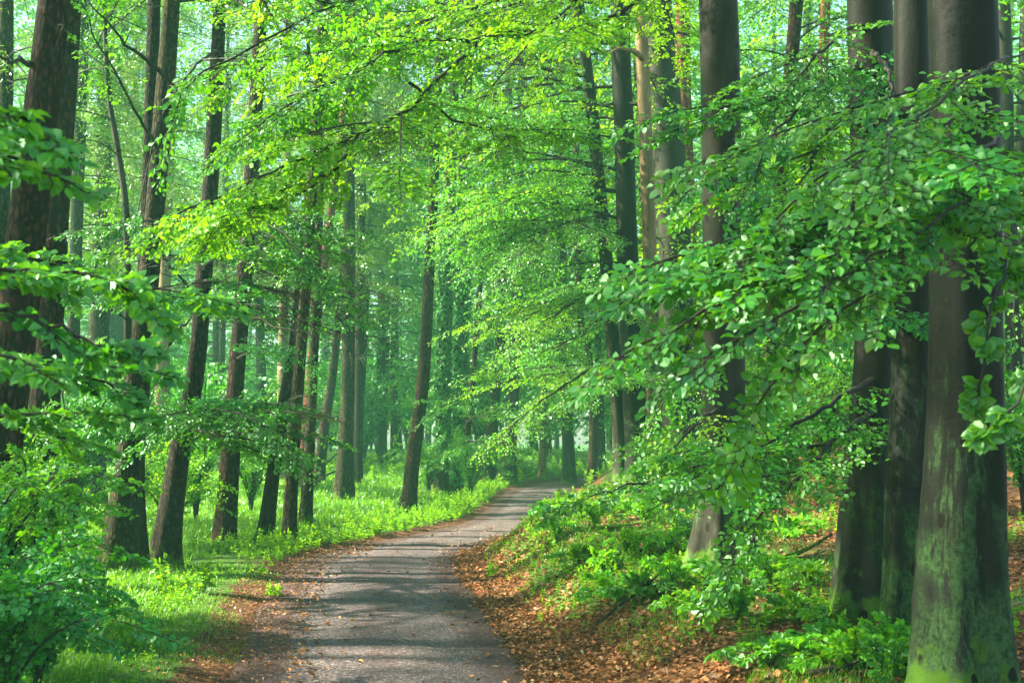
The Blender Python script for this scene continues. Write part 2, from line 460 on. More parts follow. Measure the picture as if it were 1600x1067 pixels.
    if moss:
        nm = nd(ns, 'ShaderNodeTexNoise', Scale=6.0, Detail=5.0); ls.new(add.outputs[0], nm.inputs[0])
        hm2 = nd(ns, 'ShaderNodeMapRange'); ls.new(sep.outputs[2], hm2.inputs[0]); hm2.inputs[1].default_value = 0; hm2.inputs[2].default_value = .8; hm2.inputs[3].default_value = .28; hm2.inputs[4].default_value = -.35
        a3 = nd(ns, 'ShaderNodeMath', operation='ADD'); ls.new(nm.outputs['Fac'], a3.inputs[0]); ls.new(hm2.outputs[0], a3.inputs[1])
        rm = ramp(ns, [(.55, (0, 0, 0)), (.68, (1, 1, 1))]); ls.new(a3.outputs[0], rm.inputs[0])
        col = mixc(ns, ls, rm.outputs[0], col, moss)
    if kind != 'plated': col = mixc(ns, ls, knot, col, (.008, .007, .005))
    ls.new(col, bs.inputs['Base Color']); ls.new(bump.outputs[0], bs.inputs['Normal'])
    bs.inputs['Specular IOR Level'].default_value = .12
    out = ns.new('ShaderNodeOutputMaterial'); ls.new(bs.outputs[0], out.inputs[0])
    return m


M = {}
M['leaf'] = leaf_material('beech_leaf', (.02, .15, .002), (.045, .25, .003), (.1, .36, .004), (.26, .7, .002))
M['leaf_lit'] = leaf_material('lit_beech_leaf', (.055, .27, .003), (.11, .39, .004), (.2, .48, .005), (.44, .82, .003), tmix=.54, gloss=.03)  # yellower beech leaf, the glow of sunlit foliage put into its colour
M['leaf_deep'] = leaf_material('shade_beech_leaf', (.013, .12, .004), (.028, .2, .005), (.055, .28, .006), (.14, .54, .004), gloss=.055)  # darker beech leaf, shade put into its colour
M['herb'] = leaf_material('herb_leaf', (.05, .2, .005), (.12, .35, .006), (.23, .48, .008), (.4, .72, .006), gloss=.015)
M['grass'] = leaf_material('grass_blade', (.03, .15, .006), (.08, .27, .008), (.17, .4, .01), (.32, .6, .006), gloss=.015, tmix=.4)
M['ivy'] = leaf_material('ivy_leaf', (.016, .11, .014), (.03, .17, .02), (.06, .24, .03), (.07, .3, .015), gloss=.02, tmix=.2)
M['needle'] = leaf_material('conifer_needle', (.05, .17, .012), (.1, .25, .015), (.22, .34, .02), (.25, .44, .02), gloss=.015, tmix=.4)
M['litter'] = leaf_material('dry_beech_leaf', (.06, .026, .012), (.22, .088, .03), (.46, .24, .09), (.45, .2, .04), gloss=.02, tmix=.12, rough=.5)
M['twig'] = bark_material('twig_bark', (.02, .016, .012), (.035, .028, .02), (.06, .05, .035), 'smooth')
M['limb'] = bark_material('limb_bark', (.016, .015, .012), (.032, .029, .022), (.07, .065, .045), 'smooth')
M['beech'] = bark_material('beech_bark', (.0028, .0036, .0021), (.007, .0086, .0052), (.017, .0195, .012), 'smooth', algae=(.05, .115, .035), algae_h=3.0, moss=(.05, .12, .008), wet=.9)
M['beech_dark'] = bark_material('dark_beech_bark', (0.00372, 0.00372, 0.00248), (0.0093, 0.00992, 0.0062), (0.02232, 0.02232, 0.01426), 'smooth', algae=(.03, .07, .02), algae_h=2.5, moss=(.04, .1, .008), wet=.8)
M['beech_grey'] = bark_material('grey_beech_bark', (0.00992, 0.00992, 0.0062), (0.02356, 0.02356, 0.01426), (0.04836, 0.04588, 0.0279), 'smooth', algae=(.09, .15, .05), algae_h=1.5, moss=(.06, .13, .008), wet=.6)
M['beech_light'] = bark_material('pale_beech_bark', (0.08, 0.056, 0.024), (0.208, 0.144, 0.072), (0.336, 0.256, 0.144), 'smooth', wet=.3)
M['pine'] = bark_material('pine_bark', (0.009, 0.0038, 0.003), (0.044, 0.018, 0.0115), (0.11, 0.052, 0.034), 'plated', scale=.9)
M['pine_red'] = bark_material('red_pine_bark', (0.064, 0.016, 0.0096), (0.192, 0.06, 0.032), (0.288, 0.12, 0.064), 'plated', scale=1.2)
M['larch'] = bark_material('mossy_larch_bark', (0.00868, 0.00682, 0.00372), (0.0403, 0.0341, 0.0124), (0.1054, 0.093, 0.0341), 'plated', scale=1.1, moss=(.06, .12, .01))
M['oldbark'] = bark_material('old_rough_bark', (0.00744, 0.00496, 0.00372), (0.031, 0.02232, 0.01364), (0.0806, 0.0589, 0.0341), 'plated', scale=1.15, moss=(.05, .11, .008))


def ground_material():
    m, nt, ns, ls = mat('forest_floor_mat')
    at_ = nd(ns, 'ShaderNodeAttribute', attribute_name='zone'); sp = ns.new('ShaderNodeSeparateColor'); ls.new(at_.outputs['Color'], sp.inputs[0])
    tc = ns.new('ShaderNodeTexCoord')
    v = nd(ns, 'ShaderNodeTexVoronoi', Scale=16.0); ls.new(tc.outputs['Object'], v.inputs[0])
    rl = ramp(ns, [(0, (.05, .02, .01)), (.4, (.12, .05, .02)), (.75, (.22, .1, .04)), (1, (.3, .16, .07))])
    sv = ns.new('ShaderNodeSeparateColor'); ls.new(v.outputs['Color'], sv.inputs[0]); ls.new(sv.outputs[0], rl.inputs[0])
    n1 = nd(ns, 'ShaderNodeTexNoise', Scale=1.6, Detail=6.0, Roughness=.65); ls.new(tc.outputs['Object'], n1.inputs[0])
    n2 = nd(ns, 'ShaderNodeTexNoise', Scale=22.0, Detail=5.0, Roughness=.7); ls.new(tc.outputs['Object'], n2.inputs[0])
    gr = ramp(ns, [(.3, (.02, .055, .01)), (.5, (.045, .11, .014)), (.7, (.09, .16, .016))]); ls.new(n2.outputs['Fac'], gr.inputs[0])
    soil = ramp(ns, [(.3, (.024, .011, .008)), (.7, (.1, .042, .028))]); ls.new(n2.outputs['Fac'], soil.inputs[0])
    base = mixc(ns, ls, sp.outputs[0], soil.outputs[0], rl.outputs[0])
    g = nd(ns, 'ShaderNodeMath', operation='ADD'); ls.new(sp.outputs[1], g.inputs[0]); ls.new(n1.outputs['Fac'], g.inputs[1])
    rg = ramp(ns, [(.82, (0, 0, 0)), (1.0, (1, 1, 1))]); ls.new(g.outputs[0], rg.inputs[0])
    base = mixc(ns, ls, rg.outputs[0], base, gr.outputs[0])
    bs = nd(ns, 'ShaderNodeBsdfPrincipled', Roughness=.9); bs.inputs['Specular IOR Level'].default_value = .15
    ls.new(base, bs.inputs['Base Color'])
    bp = nd(ns, 'ShaderNodeBump', Strength=.8, Distance=.03); ls.new(n2.outputs['Fac'], bp.inputs['Height']); ls.new(bp.outputs[0], bs.inputs['Normal'])
    out = ns.new('ShaderNodeOutputMaterial'); ls.new(bs.outputs[0], out.inputs[0])
    return m


def path_material():
    m, nt, ns, ls = mat('gravel_path_mat')
    at_ = nd(ns, 'ShaderNodeAttribute', attribute_name='zone'); sp = ns.new('ShaderNodeSeparateColor'); ls.new(at_.outputs['Color'], sp.inputs[0])
    tc = ns.new('ShaderNodeTexCoord')
    v = nd(ns, 'ShaderNodeTexVoronoi', Scale=60.0); ls.new(tc.outputs['Object'], v.inputs[0])
    sv = ns.new('ShaderNodeSeparateColor'); ls.new(v.outputs['Color'], sv.inputs[0])
    stone = ramp(ns, [(0, (.034, .026, .028)), (.5, (.084, .066, .068)), (.85, (.14, .114, .115)), (1, (.32, .27, .26))]); ls.new(sv.outputs[0], stone.inputs[0])
    n2 = nd(ns, 'ShaderNodeTexNoise', Scale=30.0, Detail=6.0, Roughness=.75); ls.new(tc.outputs['Object'], n2.inputs[0])
    dirt = ramp(ns, [(.3, (.018, .007, .006)), (.6, (.062, .024, .02)), (.8, (.13, .066, .052))]); ls.new(n2.outputs['Fac'], dirt.inputs[0])
    mp = ns.new('ShaderNodeMapping'); mp.inputs['Scale'].default_value = (1.4, .5, 1); ls.new(tc.outputs['Object'], mp.inputs[0])
    n1 = nd(ns, 'ShaderNodeTexNoise', Scale=1.5, Detail=7.0, Roughness=.7); ls.new(mp.outputs[0], n1.inputs[0])
    f = nd(ns, 'ShaderNodeMath', operation='MULTIPLY_ADD'); ls.new(n1.outputs['Fac'], f.inputs[0]); f.inputs[1].default_value = .9; ls.new(sp.outputs[0], f.inputs[2])
    rf = ramp(ns, [(.55, (0, 0, 0)), (.95, (1, 1, 1))]); ls.new(f.outputs[0], rf.inputs[0])
    dirt2 = mixc(ns, ls, .38, dirt.outputs[0], stone.outputs[0])
    base = mixc(ns, ls, rf.outputs[0], stone.outputs[0], dirt2)
    bs = nd(ns, 'ShaderNodeBsdfPrincipled', Roughness=.85); bs.inputs['Specular IOR Level'].default_value = .12
    ls.new(base, bs.inputs['Base Color'])
    hh = nd(ns, 'ShaderNodeMath', operation='ADD'); hh.inputs[0].default_value = 0.0; ls.new(n2.outputs['Fac'], hh.inputs[1])
    bp = nd(ns, 'ShaderNodeBump', Strength=.3, Distance=.007); ls.new(hh.outputs[0], bp.inputs['Height']); ls.new(bp.outputs[0], bs.inputs['Normal'])
    out = ns.new('ShaderNodeOutputMaterial'); ls.new(bs.outputs[0], out.inputs[0])
    return m


# ------------------------------------------------------------------ ground and path
def grow(a, b, step, ratio=1.18):
    out = [a]
    while out[-1] < b: out.append(out[-1] + step); step *= ratio
    return out


def set_zone(me, col):
    a = me.color_attributes.new('zone', 'FLOAT_COLOR', 'POINT')
    a.data.foreach_set('color', np.ascontiguousarray(col, np.float32).ravel())


def litter_w(x, y):
    dr = x - xr(y); dl = xl(y) - x
    return np.clip(sst(-.1, .2, dr) * (1 - .55 * sst(1.2, 2.0, dr)) + .8 * sst(3, 7, dr), 0, 1) * (dr > -.2) + (dl > -.1) * (1 - sst(.2, .7, dl)) * .4


def green_w(x, y):
    dr = x - xr(y); dl = xl(y) - x
    g = sst(.25, 1.0, dl) * .75 + np.where(dl > 0, .16, 0)
    moss = sst(.7, 1.5, dr) * (1 - sst(3.5, 6, dr)) * .5 * sst(9, 13, y)
    patch = sst(.55, .9, dr) * (1 - sst(1.9, 2.6, dr)) * sst(13.5, 16, y) * (1 - sst(26, 29, y)) * .55
    return g + np.where(dr > 0, moss + patch, 0)


xs = np.array(sorted(set([round(-q, 4) for q in grow(9, 420, .2)] + [round(q, 4) for q in np.arange(-9, 9, .11)] + [round(q, 4) for q in grow(9, 420, .2)])))
ys = np.array(sorted(set([round(-q, 4) for q in grow(-3, 60, .5, 1.3)] + [round(q, 4) for q in np.arange(3, 36, .13)] + [round(q, 4) for q in grow(36, 520, .2, 1.07)])))
gx, gy = np.meshgrid(xs, ys)
gz = ground_z(gx, np.clip(gy, -30, 150))
V = np.stack([gx, gy, gz], -1).reshape(-1, 3)
nx, ny = len(xs), len(ys)
i = np.arange(ny - 1)[:, None] * nx; j = np.arange(nx - 1)[None]
Q = np.stack([i + j, i + j + 1, i + nx + j + 1, i + nx + j], -1).reshape(-1, 4)
me = mesh_from('forest_floor', V, [Q], ground_material(), smooth=True)
L_, G_ = litter_w(V[:, 0], V[:, 1]), green_w(V[:, 0], V[:, 1])
set_zone(me, np.stack([L_, G_, 0 * L_, 0 * L_ + 1], -1))
o = link('forest_floor', me); o['kind'] = 'structure'; o['label'] = 'forest floor of leaf litter, moss and grass rising to the right'

py_ = np.concatenate([np.arange(2, 60, .12), np.arange(60, 120, .5)])
u = np.linspace(-1.16, 1.16, 35)
PX = (xl(py_) + xr(py_))[:, None] / 2 + (xr(py_) - xl(py_))[:, None] / 2 * u[None]
PY = np.repeat(py_[:, None], len(u), 1)
rut = -.012 * (np.exp(-((np.abs(u) - .52) / .16) ** 2))[None]
PZ = plane_z(PY) + .012 * (1 - u[None] ** 2) + rut - .06 * sst(.98, 1.16, np.abs(u))[None] + .006 * wob(PX * 4, PY * 4)
V = np.stack([PX, PY, PZ], -1).reshape(-1, 3)
n = len(u); i = np.arange(len(py_) - 1)[:, None] * n; j = np.arange(n - 1)[None]
Q = np.stack([i + j, i + j + 1, i + n + j + 1, i + n + j], -1).reshape(-1, 4)
me = mesh_from('path', V, [Q], path_material(), smooth=True)
e = np.repeat((.62 * sst(.55, 1.0, np.abs(u)) + .16 * np.exp(-(u / .2) ** 2) + .32 * (1 - sst(-.8, -.5, u)) + .08)[None], len(py_), 0).ravel()
set_zone(me, np.stack([e, 0 * e, 0 * e, 0 * e + 1], -1))
o = link('path', me); o['kind'] = 'structure'; o['label'] = 'winding grey gravel track with reddish dirt edges'


# ------------------------------------------------------------------ trunks
class Trunk:
    """centre line in world space with radii; built from photo pixels at the depth where its base meets the ground"""
    def __init__(s, pix, top, base_depth=None, seed=0, lean_depth=0.0):
        bx, by, bw = pix[0]
        if base_depth is None:
            b = on_ground(bx, by)
        else:
            b = at(bx, by, base_depth); b[2] = ground_z(b[0], b[1])
        s.base = b; s.depth = b[1]
        P = [b]; R = [bw / 2 * s.depth / F]
        for k, (px, py, w) in enumerate(pix[1:]):
            q = at(px, py, s.depth + lean_depth * (k + 1) / len(pix)); P.append(q); R.append(w / 2 * s.depth / F)
        last, prev = P[-1], P[-2]
        d = norm(last - prev); d = norm(d + np.array([0, 0, 1.2]))
        H = top - (last[2] - b[2])
        if H > .5:
            for f in (.25, .5, .75, 1.0):
                P.append(last + d * H * f); R.append(max(R[len(pix) - 1] * (1 - f) ** .8, .03))
        s.ctrl = np.column_stack([np.array(P), np.array(R)])
        n = max(24, int((P[-1][2] - b[2]) / .3))
        s.c = catmull(s.ctrl, n)
        s.H = s.c[-1, 2] - b[2]

    def pos(s, h):
        z = s.base[2] + h
        return np.array([np.interp(z, s.c[:, 2], s.c[:, k]) for k in range(4)])

    def mesh(s, name, mat_, rng, segs=20, flare=.45, lobes=5, rough=.03, ring=.14):
        zt = s.c[-1, 2]; zb = s.base[2]
        low = np.arange(-.35, 4.0, ring); hi = np.arange(4.0, s.H, ring * 3)
        h = np.concatenate([low, hi, [s.H]])
        P = np.array([s.pos(max(a, 0)) for a in h])
        P[h < 0, 2] = zb + h[h < 0]
        R = P[:, 3]; P = P[:, :3] - s.base
        a = np.arange(segs) * 2 * PI / segs
        ph = rng.uniform(0, 6, 6)
        fl = flare * np.exp(-np.clip(h, -.3, None) / (.32 + R[3]))
        root = (.5 + .5 * np.cos(lobes * a + ph[0] + .6 * np.sin(2 * a + ph[1])))[None] ** 1.4
        lump = 1 + fl[:, None] * (.35 + 1.1 * root)
        lump = lump + (flare * 1.5 * np.exp(-np.clip(h, -.25, None) / .14))[:, None] * (.5 + .5 * np.cos((lobes + 2) * a + ph[4]))[None] ** 3
        lump = lump + .1 * np.exp(-h / 3.0)[:, None].clip(0, 1) * np.cos(lobes * a + ph[0] + .15 * h[:, None])
        lump = lump + rough * np.sin(3 * a[None] + 1.7 * h[:, None] + ph[2]) + rough * .8 * np.sin(2 * a[None] - .9 * h[:, None] + ph[3]) \
            + rng.normal(0, rough * .35, (len(h), segs))
        w = Wood(); w.add(P, R, segs, lump)
        return w.mesh(name, mat_)


TREES = {}


def tree(key, name, label, pix, top, bark, segs=16, flare=.4, rough=.03, base_depth=None, cat='tree', group=None, seed=1, lean_depth=0.):
    rng = np.random.default_rng(seed + 100)
    t = Trunk(pix, top, base_depth, lean_depth=lean_depth)
    e = thing(name, label, cat, t.base, group)
    near = t.depth < 16
    me = t.mesh('trunk', M[bark], rng, segs=28 if near else segs, flare=flare, rough=rough, ring=.09 if near else .16)
    link('trunk', me, e)
    t.e = e; t.rng = rng; t.label = label
    TREES[key] = t
    return t


def limb_part(t, poly, r0, r1=.006, lib=1, lod=1, spacing=.25, length=1.0, leafm='leaf', hint=(0, 0, 1), tilt=.07, bare=.12, njit=.2, taper=.45,
              wood='limb', spread=(.6, 1.25), subs=0, name='limb', twig_r=.0035):
    """explicit limb of a tree (world polyline) with its foliage as a sub-part"""
    rng = t.rng
    P = catmull(np.asarray(poly), max(10, int(len(poly) * 4)))
    P = P + np.concatenate([[[0, 0, 0]], rng.normal(0, .012, (len(P) - 1, 3))])
    P = P - t.base
    w = Wood(); w.add(P, np.linspace(r0, r1, len(P)) ** 1.0, 7)
    lv = Leaves()
    L = np.linalg.norm(np.diff(P, axis=0), axis=1).sum()
    for k in range(subs):
        f = rng.uniform(.25, .85); i0 = int(f * (len(P) - 2)); p = P[i0]; tt = norm(P[i0 + 1] - P[i0])
        d = rotz(tt, rng.choice([-1, 1]) * rng.uniform(.5, 1.0)); d[2] = d[2] * .5 + rng.uniform(-.12, .1)
        Ls = L * (1 - f) * rng.uniform(.45, .75) + .5
        sp = np.array([p + d * Ls * q + np.array([0, 0, -.07 * Ls * q * q]) for q in np.linspace(0, 1, 7)])
        w.add(sp, np.linspace(r0 * (1 - f) * .7 + .003, .004, 7), 5)
        sprays_along(lv, LIB[lib], sp, rng, spacing, length * .85, .1, hint, tilt, spread, njit, taper)
    sprays_along(lv, LIB[lib], P, rng, spacing, length, bare, hint, tilt, spread, njit, taper)
    lo = link(name, w.mesh(name, M[wood]), t.e)
    fo = link('leaves', lv.mesh('leaves', M[leafm], M['twig'], lod, twig_r, rng, org=t.base), lo)
    return lv.count()


def px_limb(t, pts, *a, **k):
    """limb whose way is read off the photo: (px, py, depth) points"""
    return limb_part(t, [at(*p) for p in pts], *a, **k)


def auto_crown(t, h0, h1, n, length, lib=1, lod=1, spacing=.3, slen=1.0, az=None, rise=.25, droop=.3, leafm='leaf', name='crown', spacing_len=None,
               keep_twigs=True, hshape=None, r_limb=.03, skip_gap=False):
    rng = t.rng; lv = Leaves(); w = Wood()
    for k in range(n):
        f = (k + rng.uniform(0, 1)) / n; h = h0 + (h1 - h0) * f
        p0 = t.pos(min(h, t.H * .97)); rad = p0[3]; p0 = p0[:3] - t.base
        a = rng.uniform(0, 2 * PI) if az is None else rng.normal(az[0], az[1])
        shape = 1 if hshape is None else hshape(f)
        L = length * rng.uniform(.6, 1.1) * shape
        d = np.array([math.cos(a), math.sin(a), rise + rng.normal(0, .12)])
        q = np.linspace(0, 1, 8)
        side = np.array([-d[1], d[0], 0]) * rng.normal(0, .12)
        poly = p0 + q[:, None] * d * L + (q ** 2)[:, None] * (np.array([0, 0, -(droop + rise * .5) * L]) + side * L)
        if skip_gap:
            bad = in_gap(poly + t.base)
            if bad[:3].any(): continue
            if bad.any(): poly = catmull(poly[:int(np.argmax(bad))], 8)
        w.add(poly, np.linspace(min(r_limb * L / 3, rad * .6), .006, 8), 5)
        sprays_along(lv, LIB[lib], poly, rng, spacing, slen, .15, (0, 0, 1), .2, njit=.28)
    c = link('branches', w.mesh('branches', M['limb']), t.e)
    link(name, lv.mesh(name, M[leafm], M['twig'], lod, .0045, rng, keep_twigs, org=t.base if t.depth < 79 else None), t.e)
    return lv.count()


def dead_branch(t, pts, r=.02):
    P = catmull(np.array(pts), 12) - t.base
    P = P + np.concatenate([[[0, 0, 0]], t.rng.normal(0, .02, (11, 3))])
    w = Wood(); w.add(P, np.linspace(r, r * .25, 12), 6)
    # a few side twigs
    for k in range(t.rng.integers(1, 4)):
        i0 = t.rng.integers(4, 10); d = norm(P[i0 + 1] - P[i0]); d = rotz(d, t.rng.uniform(-1, 1)) + np.array([0, 0, t.rng.uniform(-.5, .2)])
        L = t.rng.uniform(.2, .6)
        w.add(np.array([P[i0] + d * L * q for q in (0, .5, 1)]), np.array([r * .4, r * .25, r * .1]), 4)
    link('dead_branch', w.mesh('dead_branch', M['limb']), t.e)


def conifer_stubs(t, n, h0, h1, length=1.4, r=.014):
    for k in range(n):
        h = t.rng.uniform(h0, h1); p = t.pos(h)[:3]; a = t.rng.uniform(0, 2 * PI); L = length * t.rng.uniform(.4, 1.2)
        d = np.array([math.cos(a), math.sin(a), t.rng.uniform(-.15, .3)])
        dead_branch(t, [p, p + d * L * .5, p + d * L + np.array([0, 0, -.25 * L])], r)


def conifer_crown(t, h0, h1, n, length=2.6, name='crown'):
    """drooping needle sprays on thin branches"""
    rng = t.rng; lv = Leaves(); w = Wood()
    for k in range(n):
        f = (k + rng.uniform(0, 1)) / n; h = h0 + (h1 - h0) * f; p0 = t.pos(min(h, t.H * .97))[:3] - t.base
        a = rng.uniform(0, 2 * PI); L = length * rng.uniform(.5, 1.1) * (1.05 - .6 * f)
        d = np.array([math.cos(a), math.sin(a), .1]); q = np.linspace(0, 1, 7)
        poly = p0 + q[:, None] * d * L + (q ** 2)[:, None] * np.array([0, 0, -.35 * L])
        w.add(poly, np.linspace(.022, .004, 7), 4)
        m = int(L * 190)
        s_ = rng.uniform(.12, 1, m); base = np.stack([np.interp(s_, q, poly[:, c]) for c in range(3)], -1)
        off = rng.normal(0, 1, (m, 3)) * np.array([.22, .22, .1]) * (1.1 - .6 * s_)[:, None]; off[:, 2] -= np.abs(rng.normal(0, .12, m))
        dd = norm(np.stack([rng.normal(0, 1, m), rng.normal(0, 1, m), rng.normal(-.6, .5, m)], -1))
        lv.add(base + off, dd, rng.normal(0, 1, (m, 3)), rng.uniform(.07, .16, m))
    link('branches', w.mesh('branches', M['limb']), t.e)
    link(name, lv.mesh(name, M['needle'], M['twig'], 2, rng=rng, width=.28, org=t.base if t.depth < 79 else None), t.e)
    return lv.count()


exec_counts = {}
#TREES_BEGIN
NL = 0
# ------------------------------------------------------------------ right-hand beeches
R1 = tree('R1', 'beech_tree', 'thick dark beech nearest the camera, green algae streaks down to its flared foot', [(1507, 1088, 134), (1503, 900, 124), (1511, 700, 112), (1512, 500, 108), (1505, 0, 106)], 19, 'beech', flare=.2, rough=.03, seed=1)
R2 = tree('R2', 'beech_tree', 'grey beech with pale green algae, touching the left side of the thickest trunk', [(1412, 1008, 64), (1418, 800, 64), (1428, 500, 62), (1424, 0, 54)], 18, 'beech', flare=.14, seed=2)
R3 = tree('R3', 'beech_tree', 'dark smooth beech with swelling foot, just left of the algae-streaked pair', [(1346, 962, 86), (1353, 800, 78), (1368, 500, 64), (1357, 0, 70)], 20, 'beech_dark', flare=.2, seed=3)
R4 = tree('R4', 'beech_tree', 'stout beech with a mossy green foot on the leafy bank, half hidden by hanging leaves', [(1133, 893, 78), (1133, 700, 68), (1130, 400, 62), (1123, 0, 60)], 21, 'beech_grey', flare=.5, seed=4)
R5 = tree('R5', 'beech_tree', 'tall grey beech with a dark seam, between the sunlit pale stem and red pine', [(1066, 752, 60), (1058, 500, 56), (1046, 250, 52), (1028, 0, 44)], 26, 'beech_grey', base_depth=33, seed=5)
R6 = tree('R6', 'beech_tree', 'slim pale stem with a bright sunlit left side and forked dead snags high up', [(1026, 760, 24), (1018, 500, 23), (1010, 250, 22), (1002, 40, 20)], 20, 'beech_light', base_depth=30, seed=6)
R7 = tree('R7', 'beech_tree', 'straight dark grey beech just left of the sunlit pale stem', [(1000, 752, 36), (985, 500, 34), (973, 150, 32), (968, 0, 28)], 26, 'beech_dark', base_depth=30.4, seed=7)
R8 = tree('R8', 'beech_tree', 'slender curving olive beech leaning left, leftmost tall stem on the bank', [(975, 752, 25), (965, 620, 23), (949, 430, 22), (930, 225, 20), (912, 60, 17), (905, 0, 15)], 22, 'beech_grey', base_depth=31, seed=8)
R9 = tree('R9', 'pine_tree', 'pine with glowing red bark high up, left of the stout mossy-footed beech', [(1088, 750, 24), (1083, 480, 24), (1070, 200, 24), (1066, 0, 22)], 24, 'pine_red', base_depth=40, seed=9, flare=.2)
R10 = tree('R10', 'beech_tree', 'slender grey trunk in the gap at the right edge, leaning against its twin up high', [(1590, 720, 26), (1580, 400, 22), (1568, 0, 20)], 20, 'beech_grey', base_depth=24, seed=10)
R11 = tree('R11', 'beech_tree', 'slender brown trunk cut by the right edge of the photo', [(1600, 705, 20), (1594, 300, 18), (1604, 0, 18)], 20, 'beech_grey', base_depth=28, seed=11)
R12 = tree('R12', 'beech_tree', 'small dark trunk seen through leaves just right of the stout mossy-footed beech', [(1192, 745, 24), (1202, 560, 20), (1222, 250, 20), (1245, 0, 22)], 20, 'pine', base_depth=26, seed=12)
R13 = tree('R13', 'beech_tree', 'reddish trunk in the leaves, nearest left neighbour of the dark swelling-footed beech', [(1285, 735, 16), (1276, 400, 16), (1290, 0, 16)], 20, 'pine_red', base_depth=38, seed=13)
R14 = tree('R14', 'beech_tree', 'thin brown trunk high among bright leaves, left of the reddish trunk', [(1245, 730, 13), (1258, 300, 13), (1262, 0, 14)], 20, 'beech_grey', base_depth=44, seed=14)

# foliage read off the photo: near hanging sprays at the right
nh = (0, -.55, 1); hang = (-.2, -1.0, .55)
kw = dict(lib=0, lod=0, spacing=.15, length=.5, taper=.25, spread=(.4, 1.1))
for pts, hint, leafm in [
    ([(1575, 90, 8.2), (1500, 130, 7.2), (1400, 205, 6.7), (1300, 265, 6.4), (1200, 350, 6.3)], nh, 'leaf'),
    ([(1565, 210, 8), (1500, 255, 7), (1400, 320, 6.3), (1290, 385, 6), (1170, 450, 5.9), (1040, 520, 5.9), (968, 555, 6)], nh, 'leaf'),
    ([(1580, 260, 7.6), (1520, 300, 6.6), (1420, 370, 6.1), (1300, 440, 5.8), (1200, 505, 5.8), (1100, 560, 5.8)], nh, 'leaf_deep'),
    ([(1560, 300, 7.8), (1470, 360, 6.4), (1370, 445, 5.9), (1280, 515, 5.8), (1210, 590, 5.8), (1165, 680, 5.9)], hang, 'leaf'),
    ([(1560, 170, 8), (1480, 190, 7.2), (1440, 230, 6.9), (1330, 330, 6.6), (1230, 400, 6.4), (1110, 430, 6.3)], nh, 'leaf'),
]:
    NL += px_limb(R1, pts, .011, hint=hint, leafm=leafm, subs=2, **kw)
kw2 = dict(kw); kw2.update(length=.13, spacing=.22)
NL += px_limb(R1, [(1575, 380, 8), (1570, 420, 6.6), (1550, 480, 6.1), (1545, 540, 6), (1530, 610, 6)], .012, hint=hang, leafm='leaf', **kw2)
NL += px_limb(R1, [(1580, 400, 8), (1640, 500, 6), (1620, 580, 5.6), (1585, 640, 5.5), (1550, 665, 5.5)], .01, hint=hang, leafm='leaf', **kw2)
# foliage of the dark beech behind
kw = dict(lib=1, lod=1, spacing=.16, length=.75, spread=(.4, 1.1))
for pts, hint, leafm, su in [
    ([(1352, 95, 11.8), (1290, 130, 11), (1240, 175, 10.4), (1195, 235, 10), (1175, 300, 9.8)], nh, 'leaf_deep', 3),
    ([(1352, 150, 11.8), (1300, 200, 11), (1260, 270, 10.4), (1210, 340, 10), (1150, 420, 9.7)], nh, 'leaf_lit', 3),
    ([(1356, 40, 11.8), (1320, 50, 11.2), (1265, 100, 10.8), (1220, 160, 10.6)], nh, 'leaf', 2),
    ([(1368, 590, 11.7), (1310, 622, 11), (1230, 672, 10.4), (1150, 722, 10), (1085, 745, 9.8)], nh, 'leaf', 2),
    ([(1368, 640, 11.6), (1300, 690, 10.6), (1250, 745, 9.8), (1190, 800, 9.3), (1150, 860, 9.2)], hang, 'leaf', 2),
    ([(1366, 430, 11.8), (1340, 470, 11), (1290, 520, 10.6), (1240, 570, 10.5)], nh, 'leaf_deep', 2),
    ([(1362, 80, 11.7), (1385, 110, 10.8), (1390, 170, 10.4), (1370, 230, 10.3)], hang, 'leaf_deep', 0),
]:
    NL += px_limb(R3, pts, .028, hint=hint, leafm=leafm, subs=su, **kw)
# the stout beech: long limb arching over the track to the left, and low sprays
kw = dict(lib=1, lod=1, spread=(.5, 1.15))
arch = [
    ([(1112, -60, 14.2), (1000, 0, 13.5), (930, 36, 13), (830, 50, 12.6), (770, 52, 12.4), (700, 112, 12), (620, 182, 11.6), (540, 218, 11.3), (470, 248, 11), (380, 292, 10.7), (300, 325, 10.5), (250, 348, 10.3)], .034, 'leaf_lit', 4, .11, .8),
    ([(830, 50, 12.6), (740, 62, 12.2), (640, 70, 11.8), (540, 120, 11.4), (440, 170, 11.2), (380, 215, 11)], .025, 'leaf', 4, .12, .8),
    ([(640, 130, 12), (700, 180, 12.6), (760, 200, 13), (830, 205, 13.4), (900, 215, 13.8)], .018, 'leaf', 2, .2, .8),
    ([(1110, -110, 14.4), (960, -40, 14), (820, -10, 13.6), (680, 30, 13.2), (560, 60, 13), (450, 110, 12.8)], .035, 'leaf_lit', 4, .18, .9),
    ([(1110, -90, 14.4), (980, -60, 15.5), (880, 20, 16.5), (790, 110, 17.5), (730, 190, 18)], .035, 'leaf_lit', 4, .18, 1.0),
    ([(560, 210, 11.3), (520, 270, 11.5), (470, 300, 11.6), (400, 330, 11.6), (330, 365, 11.6)], .014, 'leaf_lit', 3, .12, .7),
    ([(1115, -140, 14.3), (900, -80, 12.5), (700, -40, 11.5), (520, 10, 11), (400, 70, 10.8), (300, 130, 10.6), (270, 190, 10.5)], .035, 'leaf', 4, .18, .85),
]
for pts, r, leafm, su, spc, ln in arch:
    NL += px_limb(R4, pts, r, leafm=leafm, subs=su, spacing=spc, length=ln, tilt=.1, hint=(0, -.25, 1), **kw)
